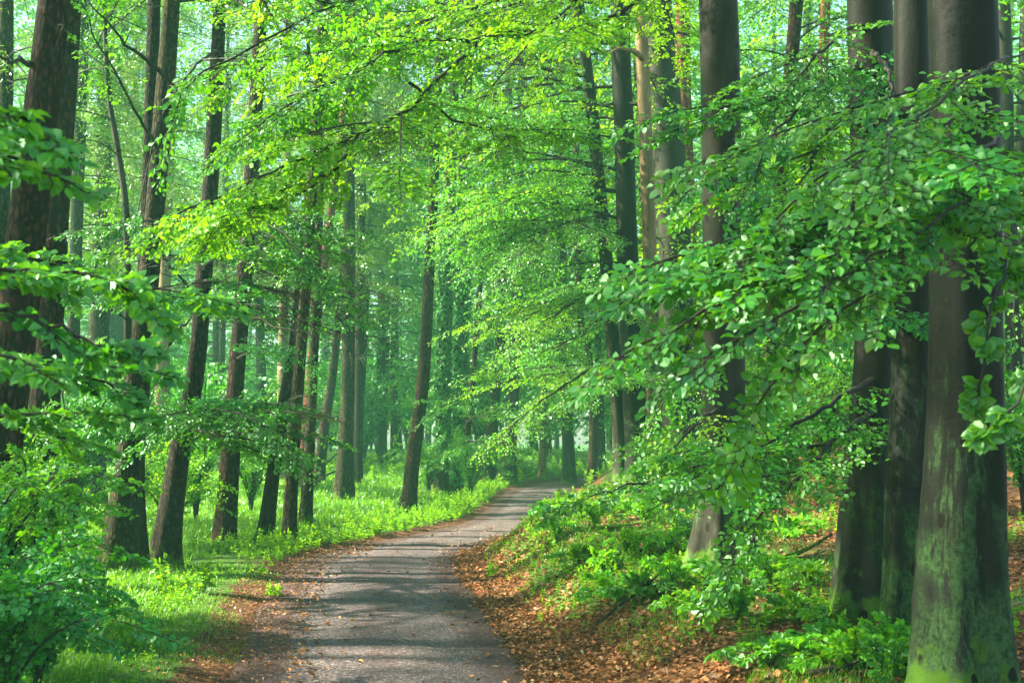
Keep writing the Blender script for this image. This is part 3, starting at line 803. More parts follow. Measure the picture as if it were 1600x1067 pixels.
for pts, leafm, su in [
    ([(1125, 560, 14), (1075, 600, 13.8), (1030, 640, 13.7)], 'leaf', 0),
    ([(1120, 640, 13.6), (1070, 680, 13.2), (1040, 710, 13)], 'leaf_lit', 0),
    ([(1130, 700, 13.2), (1050, 750, 12.6), (980, 760, 12.3), (920, 775, 12.2)], 'leaf_deep', 0),
]:
    NL += px_limb(R4, pts, .022, leafm=leafm, subs=su, spacing=.17, length=.75, hint=(0, -.55, 1), njit=.3, tilt=.2, **kw)
# slender leaning beech and its neighbours: layered limbs sinking to the left
for T, pts, leafm, su in [
    (R8, [(930, 218, 31), (880, 212, 30), (820, 200, 29), (740, 175, 28), (660, 150, 27)], 'leaf', 5),
    (R8, [(938, 320, 31), (880, 318, 30), (840, 300, 29), (780, 320, 28), (730, 345, 27.5)], 'leaf_lit', 5),
    (R8, [(942, 345, 31), (880, 350, 29), (820, 385, 28), (790, 435, 27), (760, 460, 26.5)], 'leaf', 5),
    (R8, [(950, 440, 31), (900, 470, 29), (850, 505, 28), (810, 535, 27), (785, 560, 26.5)], 'leaf_lit', 3),
    (R8, [(960, 560, 31), (900, 590, 29), (850, 625, 28), (800, 665, 27.5), (775, 690, 27)], 'leaf_lit', -1),
    (R8, [(920, 120, 31), (860, 110, 30), (780, 90, 29), (700, 110, 28), (620, 170, 27.5)], 'leaf_lit', 5),
    (R7, [(985, 300, 30.4), (930, 300, 30.5), (860, 340, 31), (800, 370, 30), (740, 420, 29)], 'leaf', 5),
    (R7, [(990, 480, 30.4), (940, 500, 30.8), (890, 530, 31), (850, 550, 30), (830, 560, 30)], 'leaf', 3),
    (R5, [(1058, 560, 33), (1000, 580, 28), (930, 600, 25), (890, 630, 24), (860, 650, 23.5)], 'leaf', 1),
    (R5, [(1050, 400, 33), (1000, 440, 28), (940, 440, 26), (880, 450, 25)], 'leaf', 4),
]:
    NL += px_limb(T, pts, .045, leafm=leafm, subs=su + 2, spacing=.2, length=1.3, njit=.3, hint=(0, -.4, 1), twig_r=.005, **kw)

# crowns (mostly above the frame)
NL += auto_crown(R1, 8, 18, 9, 3.6, lib=2, lod=2, spacing=.4, slen=1.2, keep_twigs=False)
NL += auto_crown(R2, 8, 17, 9, 3.0, lib=2, lod=2, spacing=.4, slen=1.2, keep_twigs=False)
NL += auto_crown(R3, 8.5, 19, 9, 4.0, lib=2, lod=2, spacing=.4, slen=1.2, keep_twigs=False)
NL += auto_crown(R4, 9, 20, 12, 4.5, lib=2, lod=2, spacing=.4, slen=1.2, keep_twigs=False)
for t, h0 in ((R5, 6), (R6, 5), (R7, 5), (R8, 6)):
    NL += auto_crown(t, h0, t.H - 1, 36 if t is not R6 else 14, 4.6, lib=2, lod=2, spacing=.28, slen=1.4, az={R5: (1.7, .6), R6: (1.5, .5), R7: (2.9, .5), R8: (3.1, .5)}[t], leafm='leaf_lit' if t in (R6,) else 'leaf')
for t in (R10, R11, R12, R13, R14):
    NL += auto_crown(t, 2.2, t.H - 1, 44, 3.8, lib=2, lod=2, spacing=.33, slen=1.3, leafm='leaf' if t is not R14 else 'leaf_lit')
NL += conifer_crown(R9, 14, 23, 40)
for pts in ([(1004, 60, 30), (992, 30, 29.6), (975, 10, 29.4)], [(1008, 95, 30), (990, 80, 29.5), (968, 76, 29.2), (955, 82, 29)]):
    P = catmull(np.array([at(*p) for p in pts]), 10) - R6.base
    w = Wood(); w.add(P, np.linspace(.09, .02, 10), 7); link('snag', w.mesh('snag', M['beech_light']), R6.e)

# ------------------------------------------------------------------ middle distance, left of the track
C1 = tree('C1', 'ivy_clad_tree', 'narrow ivy-wrapped trunk with sunlit yellow foot, left one of the ivy pair', [(690, 775, 22), (691, 650, 19), (695, 480, 18), (706, 250, 16), (712, 0, 15)], 20, 'larch', seed=21, flare=.25)
C2 = tree('C2', 'ivy_clad_tree', 'trunk thickly covered in dark ivy, right one of the ivy pair', [(709, 772, 20), (712, 650, 20), (722, 480, 20), (726, 250, 17), (735, 0, 15)], 20, 'pine', seed=22, flare=.25)
C2b = tree('C2b', 'sapling_tree', 'thin dark leaning stem at the right foot of the ivy pair', [(716, 770, 13), (724, 730, 11), (738, 600, 9), (750, 450, 8)], 12, 'pine', seed=23, flare=.2)
C3 = tree('C3', 'pine_tree', 'dark straight pine where the track disappears, left neighbour of the thicker olive beech', [(764, 757, 22), (771, 640, 18), (781, 540, 16), (790, 300, 13), (800, 0, 12)], 24, 'pine', base_depth=54, seed=24, flare=.3)
C4 = tree('C4', 'beech_tree', 'olive beech with a broad foot standing at the bend where the track disappears', [(792, 757, 26), (798, 690, 20), (804, 560, 19), (812, 300, 16), (820, 0, 14)], 25, 'beech_grey', base_depth=53, seed=25, flare=.5)
C5 = tree('C5', 'beech_tree', 'pale thin straight beech alone right of the end of the track', [(847, 752, 12), (850, 620, 11), (851, 500, 11), (850, 200, 9)], 24, 'beech_light', base_depth=62, seed=26, flare=.2)
C6 = tree('C6', 'beech_tree', 'olive trunk half veiled by light sprays, right of the pale thin beech', [(889, 756, 20), (886, 650, 18), (880, 540, 17), (876, 200, 14)], 25, 'beech_grey', base_depth=56, seed=27, flare=.2)
C7 = tree('C7', 'beech_tree', 'dark curved stem bending left, above the shady end of the bank', [(925, 755, 14), (928, 620, 13), (918, 550, 13), (905, 480, 12), (900, 200, 10)], 22, 'pine', base_depth=50, seed=28, flare=.2)
C8 = tree('C8', 'beech_tree', 'brown straight stem close behind the dark curved stem', [(942, 755, 14), (937, 620, 11), (934, 500, 10), (932, 200, 9)], 24, 'beech_grey', base_depth=55, seed=29, flare=.2)
C9 = tree('C9', 'pine_tree', 'reddish brown pine leaning right, standing alone at the grassy edge of the track', [(637, 800, 23), (645, 720, 21), (661, 600, 19.5), (668, 480, 18), (677, 300, 15), (684, 150, 13), (688, 0, 12)], 24, 'pine', seed=30, flare=.22)
L1 = tree('L1', 'larch_tree', 'thick grey larch with a flared foot in the middle of the sunny glade', [(537, 784, 29), (541, 700, 24), (544, 600, 21), (545, 500, 20), (546, 250, 18), (548, 0, 15)], 26, 'larch', seed=31, flare=.28)
L2 = tree('L2', 'larch_tree', 'slim grey larch just behind the right side of the thick glade larch', [(558, 762, 16), (562, 500, 14), (566, 250, 13), (570, 0, 11)], 25, 'oldbark', base_depth=46, seed=32, flare=.2)
L3 = tree('L3', 'larch_tree', 'thin hazy larch leaning right behind the glade, right of the slim grey larch', [(560, 745, 10), (566, 600, 10), (577, 380, 10), (590, 150, 8)], 24, 'larch', base_depth=58, seed=33, flare=.2)
L4 = tree('L4', 'pine_tree', 'crooked pine with dark bent foot, leaning right behind the glade larch', [(497, 742, 18), (508, 660, 16), (519, 590, 13), (531, 480, 12), (540, 380, 12)], 22, 'pine', base_depth=47, seed=34, flare=.2)
L4b = tree('L4b', 'pine_tree', 'thin sunlit orange pine leaning right beyond the forked looking pair', [(470, 760, 14), (488, 560, 14), (508, 400, 13), (522, 300, 12), (540, 150, 10)], 24, 'pine_red', base_depth=44, seed=35, flare=.2)
L5 = tree('L5', 'larch_tree', 'straight mossy larch, right hand stem of the forked looking pair at the verge', [(450, 852, 22), (457, 720, 19), (469, 560, 18), (484, 350, 17), (500, 100, 15)], 23, 'larch', seed=36, flare=.22)
L6 = tree('L6', 'oak_tree', 'brown trunk leaning strongly right, left hand stem of the forked looking pair at the verge', [(413, 846, 24), (427, 740, 21), (443, 640, 20), (463, 520, 20), (482, 330, 18), (495, 200, 17), (507, 0, 15)], 23, 'oldbark', seed=37, flare=.25)
L7 = tree('L7', 'larch_tree', 'hazy olive larch at the left rim of the glade, right of the forked looking pair', [(477, 822, 19), (484, 700, 17), (490, 560, 15), (498, 350, 13)], 24, 'larch', seed=38, flare=.3)
L8 = tree('L8', 'pine_tree', 'dark red-brown pine on the grassy verge, right of the black leaning trunk', [(350, 850, 32), (358, 740, 30), (370, 580, 27), (388, 350, 24), (402, 120, 22), (409, 0, 20)], 24, 'pine', seed=39, flare=.2)
L9 = tree('L9', 'beech_tree', 'black shaded trunk leaning right, heavy foot, right of the split-footed trunk', [(257, 886, 42), (268, 800, 37), (284, 690, 30), (303, 600, 28), (314, 500, 27), (335, 180, 24), (344, 0, 20)], 22, 'oldbark', seed=40, flare=.3)
L10 = tree('L10', 'oak_tree', 'rough olive-brown trunk leaning right, its split foot showing bare orange wood', [(184, 898, 52), (200, 740, 41), (214, 620, 38), (233, 430, 32), (250, 230, 29), (268, 0, 26)], 22, 'larch', seed=41, flare=.35)
L10b = tree('L10b', 'oak_tree', 'dark second stem close behind the split-footed olive-brown trunk', [(216, 893, 30), (214, 760, 24), (220, 560, 23), (232, 300, 22), (241, 0, 21)], 22, 'oldbark', seed=42, flare=.25)
L12 = tree('L12', 'pine_tree', 'big dark brown pine leaning right, thickest trunk at the left edge', [(-22, 935, 76), (-4, 760, 68), (20, 560, 62), (50, 300, 57), (84, 0, 50)], 23, 'pine', base_depth=14.5, seed=43, flare=.2)
L13 = tree('L13', 'pine_tree', 'brown pine close behind the big dark pine, right of it', [(58, 900, 52), (66, 700, 48), (76, 520, 43), (92, 280, 38), (110, 0, 33)], 23, 'pine', base_depth=18, seed=44, flare=.2)
L14 = tree('L14', 'larch_tree', 'mossy larch trunk in the upper left corner, left of the big dark pine', [(-14, 860, 26), (-4, 500, 24), (8, 200, 22), (10, 0, 22)], 22, 'larch', base_depth=24, seed=45, flare=.2)
L15 = tree('L15', 'pine_tree', 'shadowy straight pine in the leaves just right of the brown pine', [(108, 800, 20), (120, 350, 19), (132, 0, 18)], 22, 'oldbark', base_depth=34, seed=46, flare=.2)
L16 = tree('L16', 'larch_tree', 'pinkish grey larch in the hazy left wood, left of the dark crooked sapling', [(150, 790, 20), (160, 300, 17), (163, 0, 15)], 24, 'oldbark', base_depth=42, seed=47, flare=.2)
L17 = tree('L17', 'larch_tree', 'thin dark hazy larch between the crooked sapling and the olive-brown trunk', [(182, 780, 14), (190, 300, 13), (196, 0, 11)], 25, 'oldbark', base_depth=56, seed=48, flare=.2)
L18 = tree('L18', 'larch_tree', 'thin pale hazy larch just left of the olive-brown trunk high up', [(200, 780, 12), (207, 300, 12), (216, 0, 10)], 25, 'beech_light', base_depth=62, seed=49, flare=.2)
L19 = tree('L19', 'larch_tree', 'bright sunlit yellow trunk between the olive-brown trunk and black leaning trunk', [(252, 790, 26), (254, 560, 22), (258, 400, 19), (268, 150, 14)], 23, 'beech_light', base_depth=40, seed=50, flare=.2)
L20 = tree('L20', 'larch_tree', 'broad hazy mossy trunk glimpsed low behind the leaves of the left thicket', [(150, 760, 34), (153, 600, 32), (158, 400, 28)], 22, 'larch', base_depth=36, seed=51, flare=.2)
L21 = tree('L21', 'larch_tree', 'thin greenish trunk left of the red-brown verge pine', [(343, 770, 11), (347, 550, 10), (352, 300, 9)], 23, 'larch', base_depth=52, seed=52, flare=.2)
L22 = tree('L22', 'pine_tree', 'sunlit orange-grey trunk between the red-brown verge pine and forked looking pair', [(440, 770, 18), (442, 560, 16), (448, 300, 13)], 24, 'beech_light', base_depth=48, seed=53, flare=.2)
L23 = tree('L23', 'larch_tree', 'pale trunk in green mist between the glade larch and lone leaning pine', [(594, 745, 13), (596, 600, 12), (600, 400, 11)], 24, 'beech_light', base_depth=64, seed=54, flare=.2)
L24 = tree('L24', 'pine_tree', 'dark straight trunk in the green mist just left of the lone leaning pine', [(616, 742, 13), (616, 600, 12), (618, 400, 11)], 24, 'pine', base_depth=66, seed=55, flare=.2)

# ivy on the pair
for t, hmax, n in ((C1, 9.5, 3600), (C2, 10.5, 4600)):
    lv = Leaves(); rng = t.rng
    h = 1.4 + (hmax - 1.4) * rng.random(n) if t is C1 else .3 + hmax * rng.random(n)
    a = rng.uniform(0, 2 * PI, n)
    c = np.array([t.pos(q) for q in h]); rad = np.stack([np.cos(a), np.sin(a), 0 * a], -1)
    P = c[:, :3] - t.base + rad * (c[:, 3:] + np.abs(rng.normal(.03, .035, n))[:, None])
    D = norm(np.stack([-np.sin(a), np.cos(a), 0 * a], -1) * rng.normal(0, .6, n)[:, None] + np.array([0, 0, -1]) + rad * .3)
    lv.add(P, D, norm(rad + rng.normal(0, .35, (n, 3))), rng.uniform(.07, .12, n))
    link('ivy', lv.mesh('ivy', M['ivy'], M['twig'], 1, rng=rng, width=1.5), t.e)

# explicit left foliage
kwL = dict(lib=1, lod=1, spread=(.5, 1.2), hint=(0, -.6, 1), njit=.36, tilt=.2)
for T, pts, leafm, su, spc, ln in [
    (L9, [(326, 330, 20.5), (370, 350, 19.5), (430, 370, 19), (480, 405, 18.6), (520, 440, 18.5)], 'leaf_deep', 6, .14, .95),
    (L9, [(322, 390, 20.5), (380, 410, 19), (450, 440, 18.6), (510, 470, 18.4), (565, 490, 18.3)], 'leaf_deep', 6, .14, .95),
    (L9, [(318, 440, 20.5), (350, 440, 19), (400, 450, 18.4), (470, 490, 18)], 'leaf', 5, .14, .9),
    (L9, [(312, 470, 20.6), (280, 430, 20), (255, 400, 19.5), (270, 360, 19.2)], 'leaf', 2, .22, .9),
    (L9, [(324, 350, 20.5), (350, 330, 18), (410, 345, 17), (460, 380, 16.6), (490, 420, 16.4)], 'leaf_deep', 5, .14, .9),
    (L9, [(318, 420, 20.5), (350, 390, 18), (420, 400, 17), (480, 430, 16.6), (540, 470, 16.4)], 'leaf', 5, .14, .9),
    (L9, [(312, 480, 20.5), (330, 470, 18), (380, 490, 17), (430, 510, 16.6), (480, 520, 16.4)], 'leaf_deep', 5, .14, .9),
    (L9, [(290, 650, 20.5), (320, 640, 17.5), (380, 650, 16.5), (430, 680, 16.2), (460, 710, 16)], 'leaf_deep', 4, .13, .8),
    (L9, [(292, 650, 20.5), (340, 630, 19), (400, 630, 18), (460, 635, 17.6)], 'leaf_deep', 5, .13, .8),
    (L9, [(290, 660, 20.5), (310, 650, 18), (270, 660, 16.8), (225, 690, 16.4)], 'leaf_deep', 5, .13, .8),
    (L9, [(288, 670, 20.5), (340, 680, 18.6), (390, 700, 17.8), (440, 715, 17.4)], 'leaf', 3, .18, .8),
    (L9, [(338, 80, 20.8), (300, 110, 19), (250, 190, 18), (215, 330, 17.6)], 'leaf', 1, .3, .7),
    (L10, [(290, -60, 16), (380, 10, 13.5), (450, 40, 13), (420, 100, 12.6), (340, 150, 12.4)], 'leaf_lit', 3, .2, .8),
    (L10, [(275, -80, 16), (420, -40, 13), (520, 20, 12.4), (600, 60, 12.2), (560, 130, 12)], 'leaf_lit', 3, .2, .8),
    (L10, [(250, 240, 19), (200, 150, 17.5), (150, 60, 17), (120, -20, 16.5)], 'leaf', 2, .3, .8),
    (L8, [(372, 560, 25), (420, 540, 24), (470, 560, 23.5)], 'leaf_deep', 2, .25, 1.0),
    (L7, [(490, 560, 28), (440, 600, 27), (400, 640, 26.5)], 'leaf', 2, .3, 1.0),
    (C2b, [(730, 660, 37), (760, 640, 36), (790, 640, 35.5)], 'leaf', 2, .3, 1.1),
    (C2b, [(728, 690, 37), (750, 690, 36), (775, 700, 35.5)], 'leaf', 2, .3, 1.1),
    (C2b, [(735, 620, 37), (700, 630, 35), (670, 650, 34.5)], 'leaf', 2, .3, .9),
    (C4, [(806, 520, 53), (850, 560, 50), (900, 600, 48)], 'leaf', 3, .4, 1.5),
]:
    NL += px_limb(T, pts, .03, leafm=leafm, subs=su, spacing=spc, length=ln, **kwL)

# crowns of the left trees, above or near the top of the frame
for t, h0, n, ln, lf in ((L9, 9.5, 22, 4.2, 'leaf'), (L10, 9, 18, 3.6, 'leaf'), (L6, 9, 22, 3.6, 'leaf_lit'), (L10b, 9.5, 14, 3.2, 'leaf')):
    NL += auto_crown(t, h0, t.H - 1, n, ln, lib=2, lod=2, spacing=.42, slen=1.2, leafm=lf, keep_twigs=False)
for t in (C3, C4, C5, C6, C7, C8):
    NL += auto_crown(t, 6.5, t.H - 1, 48, 4.4, lib=2, lod=2, spacing=.36, slen=1.6, leafm='leaf' if t in (C4, C6, C7) else 'leaf_lit')
for t in (C1, C2):
    NL += auto_crown(t, 8, t.H - 1, 24, 3.0, lib=2, lod=2, spacing=.36, slen=1.2, leafm='leaf_lit')
NL += auto_crown(C2b, 1.2, 10, 22, 1.8, lib=1, lod=1, spacing=.3, slen=1.0)
for t, h0 in ((L12, 8.5), (L13, 9.5), (L14, 8), (L15, 7), (L16, 7), (L17, 6), (L18, 6), (L19, 8.5), (L20, 7), (L21, 6), (L22, 7), (L5, 11), (L7, 10),
              (L8, 12), (L1, 13), (L2, 7), (L3, 6), (L4, 10), (L4b, 10), (C9, 13), (L23, 9), (L24, 9)):
    NL += conifer_crown(t, h0, t.H - .5, 90 if t.depth > 30 else 45, 2.9)
for k, (x, y, hh, lab) in enumerate([(-12.5, 14, 19, 'beech added for shade left of the big dark pine, first of those outside the left edge'), (-15.5, 18.5, 21, 'beech added for shade outside the left edge, second behind the big dark pine'), (-17, 23.5, 22, 'beech added for shade outside the left edge, third behind the big dark pine'),
                                  (-19, 29, 22, 'beech added for shade outside the left edge, fourth behind the big dark pine'), (-24, 16, 22, 'outermost beech added for shade beyond the left edge, level with the track bend')]):  # beeches added out of frame so their crowns shade the track
    px = 800 + F * x / y
    t = tree('X%d' % k, 'beech_tree', lab, [(px, 900, 40), (px + 20, 300, 36), (px + 30, 0, 30)], hh, 'beech_grey', base_depth=y, seed=80 + k, flare=.2, group='beeches added for shade beyond the left edge')
    NL += auto_crown(t, 4.5, hh - 1, 64, 4.8, lib=2, lod=2, spacing=.3, slen=1.5, keep_twigs=False, skip_gap=k > 0)
# bare dead twigs on the conifers
for t, n, h0, h1, ln in ((L12, 3, 3, 8, .9), (L13, 3, 3, 9, .9), (L14, 6, 3, 9, 1.3), (L15, 7, 3, 12, 1.6), (L16, 8, 3, 15, 1.8), (L1, 8, 4, 14, 2.0), (L2, 8, 4, 16, 2.2), (L3, 8, 4, 18, 2.2),
                         (L4, 7, 3, 14, 2.0), (L5, 5, 4, 11, 1.2), (L7, 6, 4, 12, 1.6), (L8, 6, 4, 11, 1.3), (C9, 9, 4, 14, 2.0), (L19, 6, 4, 12, 1.6), (L21, 7, 4, 14, 1.8), (L22, 7, 4, 14, 1.8), (L10, 4, 4, 9, .9),
                         (L17, 7, 4, 16, 2.0), (L18, 7, 4, 16, 2.0)):
    conifer_stubs(t, n, h0, h1, ln)
dead_branch(L10, [at(255, 118, 17.8), at(205, 75, 17), at(165, 35, 16.6), at(140, 5, 16.4)], .035)
dead_branch(L12, [at(48, 100, 14.4), at(20, 92, 13.6), at(-10, 85, 13)], .035)
dead_branch(L12, [at(24, 265, 14.4), at(0, 262, 13.8), at(-25, 262, 13.4)], .03)
dead_branch(L9, [at(232, 575, 19.8), at(262, 548, 19.6), at(285, 510, 19.6), at(302, 490, 20)], .04)
dead_branch(L5, [at(455, 625, 25), at(470, 620, 24.4), at(500, 618, 24.2)], .03)
dead_branch(L6, [at(481, 120, 25), at(480, 60, 24.5), at(483, 0, 24.2), at(485, -60, 24)], .06)

# crooked dark sapling at upper left and the off-frame beech whose leaves reach in from the left
S1 = tree('S1', 'sapling_tree', 'thin dark crooked sapling right of the two big pines at upper left', [(200, 780, 13), (198, 340, 11), (185, 240, 10), (170, 150, 9), (164, 40, 7), (162, -60, 6)], 12, 'limb', base_depth=22, seed=60, flare=.2)
NL += auto_crown(S1, 2.5, 11, 14, 1.7, lib=1, lod=1, spacing=.35, slen=.7)
S2 = tree('S2', 'young_beech', 'young beech at the left rim of the photo reaching in with large pale-backed leaves', [(-190, 1250, 40), (-175, 700, 34), (-160, 300, 28), (-150, 0, 20)], 6, 'beech_grey', base_depth=5.2, seed=61, flare=.2)
kwN = dict(lib=0, lod=0, spacing=.15, length=.36, spread=(.4, 1.1), taper=.3, hint=(.1, -.5, 1))
for pts, leafm, su in [
    ([(-165, 230, 5.2), (-80, 190, 4.6), (0, 175, 4.3), (50, 190, 4.2)], 'leaf', 0),
    ([(-165, 260, 5.2), (-80, 230, 4.4), (-10, 235, 4.2), (30, 240, 4.2)], 'leaf', 0),
    ([(-165, 480, 5.2), (-60, 425, 5.3), (40, 425, 5.4), (130, 430, 5.5), (205, 450, 5.6)], 'leaf', 1),
    ([(-165, 520, 5.2), (-60, 480, 5.2), (40, 490, 5.2), (110, 520, 5.2), (165, 545, 5.2)], 'leaf_deep', 0),
    ([(-165, 560, 5.2), (-60, 540, 4.8), (20, 560, 4.7)], 'leaf', 0),
    ([(-165, 440, 5.2), (-60, 400, 5.8), (60, 410, 6.2), (150, 430, 6.4), (230, 470, 6.5)], 'leaf', 1),
    ([(-165, 560, 5.2), (-40, 560, 6.2), (60, 570, 6.6), (140, 590, 6.8), (190, 620, 6.9)], 'leaf_deep', 1),
    ([(-165, 640, 5.2), (-40, 640, 6.4), (60, 660, 6.8), (120, 690, 7)], 'leaf', 1),
]:
    NL += px_limb(S2, pts, .014, leafm=leafm, subs=su, **kwN)
#BACK
# ------------------------------------------------------------------ bushes and saplings
ORD = ['first', 'second', 'third', 'fourth', 'fifth', 'sixth', 'seventh', 'eighth', 'ninth', 'tenth', 'eleventh', 'twelfth', 'thirteenth', 'fourteenth',
       'fifteenth', 'sixteenth', 'seventeenth', 'eighteenth', 'nineteenth', 'twentieth', 'twenty-first', 'twenty-second', 'twenty-third', 'twenty-fourth',
       'twenty-fifth', 'twenty-sixth', 'twenty-seventh', 'twenty-eighth', 'twenty-ninth', 'thirtieth']


def bush_meshes(rng, H, Wd, lib, lod, nst, spacing, slen, leafm, arch=.5, tilt=.15, keep=True):
    lv = Leaves(); w = Wood()
    for k in range(nst):
        a = 2 * PI * (k + rng.uniform(0, 1)) / nst; h = H * rng.uniform(.55, 1.05); r = Wd * rng.uniform(.4, 1.0)
        q = np.linspace(0, 1, 8)
        d = np.array([math.cos(a), math.sin(a), 0])
        poly = d * (r * (q ** 1.5))[:, None] + np.array([0, 0, 1]) * (h * (1 - (1 - q) ** 1.7) - arch * h * .35 * q ** 3)[:, None] + rng.normal(0, .02 * H, 3) * q[:, None]
        poly[0, 2] = -.05
        w.add(poly, np.linspace(.006 + .007 * H, .003, 8), 5)
        sprays_along(lv, LIB[lib], poly, rng, spacing, slen, .18, (0, -.15, 1), tilt, (.7, 1.6), .3, .3)
    return w.mesh('stems', M['limb']), lv.mesh('leaves', M[leafm], M['twig'], lod, .003, rng, keep), lv.count()


def bush(name, label, p, H, Wd, lib=1, lod=1, nst=8, spacing=.2, slen=.7, leafm='leaf', seed=0, group=None, cat='bush', **k):
    rng = np.random.default_rng(seed)
    sm, lm, n = bush_meshes(rng, H, Wd, lib, lod, nst, spacing, slen, leafm, **k)
    e = thing(name, label, cat, p, group)
    link('stems', sm, e); link('leaves', lm, e)
    return n


# dense thicket at the left foreground
for k, (px, py, dep, H, Wd, leafm, lab, lib) in enumerate([
    (10, 0, 9.5, 1.7, 1.0, 'leaf_deep', 'largest dark green beech bush filling the lower left corner of the photo', 0),
    (70, 0, 11.0, 1.0, .7, 'leaf_deep', 'low dark beech bush spilling onto verge grass, right edge of left thicket', 0),
    (-40, 0, 11.5, 2.3, 1.3, 'leaf', 'tall green beech bush cut by the left edge below the big dark pine', 1),
    (62, 0, 14.5, 2.2, .8, 'leaf_lit', 'bright yellow-green beech bush just left of the split-footed trunk', 1),
    (10, 0, 15.5, 2.8, 1.1, 'leaf', 'upright beech bush behind the thicket, at the foot of the brown pine', 1),
    (105, 0, 13.5, .9, .55, 'leaf', 'small beech bush right in front of the split-footed trunk', 1),
]):
    x = (px - 800) / F * dep; p = (x, dep, float(ground_z(x, dep)))
    NL += bush('beech_bush', lab, p, H, Wd, lib, min(lib, 1), 13, .15 if lib == 0 else .17, .55, leafm, 300 + k, 'bushes of the left thicket')
for k, (px, dep, H, Wd, leafm, lab) in enumerate([
    (120, 25, 4.3, 1.9, 'leaf_deep', 'blue-green beech bush behind the brown pine at the left'),
    (215, 27, 4.2, 1.8, 'leaf_deep', 'blue-green beech bush seen right behind the split-footed trunk'),
    (310, 30, 3.0, 1.7, 'leaf', 'leafy beech bush between the black leaning trunk and the red-brown pine'),
    (395, 33, 2.6, 1.7, 'leaf', 'leafy beech bush in the glade just left of the leaning brown verge trunk'),
    (270, 24, 2.2, 1.2, 'leaf_lit', 'bright beech bush behind the foot of the black leaning trunk'),
    (50, 30, 5.5, 2.3, 'leaf', 'high beech bush beyond the two big pines at the left edge'),
    (735, 41, 2.2, 1.2, 'leaf', 'rounded light green beech bush right of the ivy pair'),
    (670, 42, 1.9, 1.2, 'leaf', 'small beech bush between the lone leaning pine and the ivy pair'),
    (1030, 29, 1.2, 1.0, 'leaf', 'spreading beech bush on top of the bank beneath the tall stems'),
    (1065, 23, 1.0, .8, 'leaf', 'beech bush behind the left side of the mossy-footed beech'),
    (1220, 22, 2.6, 1.9, 'leaf_lit', 'yellow-green beech bush behind the hanging branch, right of the mossy-footed beech'),
    (1290, 26, 3.8, 2.2, 'leaf', 'tall beech bush filling the gap left of the dark swelling-footed beech'),
    (1180, 30, 4.5, 2.2, 'leaf_lit', 'high bright beech bush beyond the right of the mossy-footed beech'),
    (1595, 17, 2.6, 1.4, 'leaf_deep', 'dark beech bush at the right edge behind the nearest trunk'),
    (1590, 22, 1.6, 1.2, 'leaf', 'low beech bush far back at the right edge'),
]):
    x = (px - 800) / F * dep; p = (x, dep, float(ground_z(x, dep)))
    NL += bush('beech_bush', lab, p, H, Wd, 1, 1, 13, .27, .95, leafm, 330 + k, 'beech bushes in the middle distance')

# seedlings on the bank
n_s = 0
SEED = [(880, 792, .45), (930, 815, .4), (905, 868, .35), (985, 862, .45), (950, 930, .42), (1050, 905, .45), (1010, 805, .5), (1085, 842, .45), (1205, 902, .4), (1150, 965, .45),
        (1250, 965, .35), (1310, 1005, .42), (1385, 1012, .42), (1205, 1035, .4), (1330, 1045, .45), (1270, 905, .3), (870, 835, .4), (850, 800, .4), (960, 790, .5), (1115, 790, .5), (1230, 830, .4),
        (1000, 925, .35), (1090, 955, .3), (1395, 1050, .4), (1040, 850, .4), (940, 885, .35)]
SEED_LAB = ['seedling at the crown of the bank beside the far track', 'seedling on the sunny brow of the bank', 'seedling on the steep sunny face of the bank', 'yellow-green seedling half way up the bank',
            'seedling with a dark bowed stem above the brown leaf drift', 'seedling left of the mossy foot of the stout beech', 'seedling in the shade on the upper bank', 'seedling touching the left of the stout beech trunk',
            'seedling right of the mossy foot of the stout beech', 'drooping seedling in front of the mossy-footed beech', 'seedling on brown leaves left of the swelling-footed beech', 'leafy seedling in front of the swelling-footed beech',
            'leafy seedling at the foot of the algae-green grey trunk', 'seedling over the grass at the bottom of the photo', 'seedling by the fallen dark log', 'seedling among orange leaves beside the swelling-footed beech',
            'seedling at the corner where the track bends behind the bank', 'seedling overhanging the track at its far bend', 'tall seedling behind the brow of the bank', 'seedling behind the stout beech at its left',
            'seedling in the orange sunlit leaves right of the stout beech', 'small seedling in the brown leaves at mid bank', 'small seedling low on the leafy slope', 'seedling against the nearest trunk',
            'seedling in the middle of the sunny bank', 'seedling above the moss on the bank face']
for k, ((px, py, hh), lab) in enumerate(zip(SEED, SEED_LAB)):
    p = on_ground(px, py + 12); rng = np.random.default_rng(700 + k)
    near = p[1] < 14
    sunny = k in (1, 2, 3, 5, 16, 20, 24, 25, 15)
    NL += bush('beech_seedling', 'beech ' + lab, p, hh * rng.uniform(.65, .95) * (.75 if k in (11, 12, 13, 14, 23) else 1), hh * 1.0, 1, 1, 4, .15, .28, 'leaf_lit' if sunny or k % 2 == 0 else 'leaf', 700 + k,
               'beech seedlings on the right bank', 'seedling', tilt=.05)

# ------------------------------------------------------------------ far trees: four shared kinds
class _P:            # a stand-in trunk at the origin for shared meshes
    pass


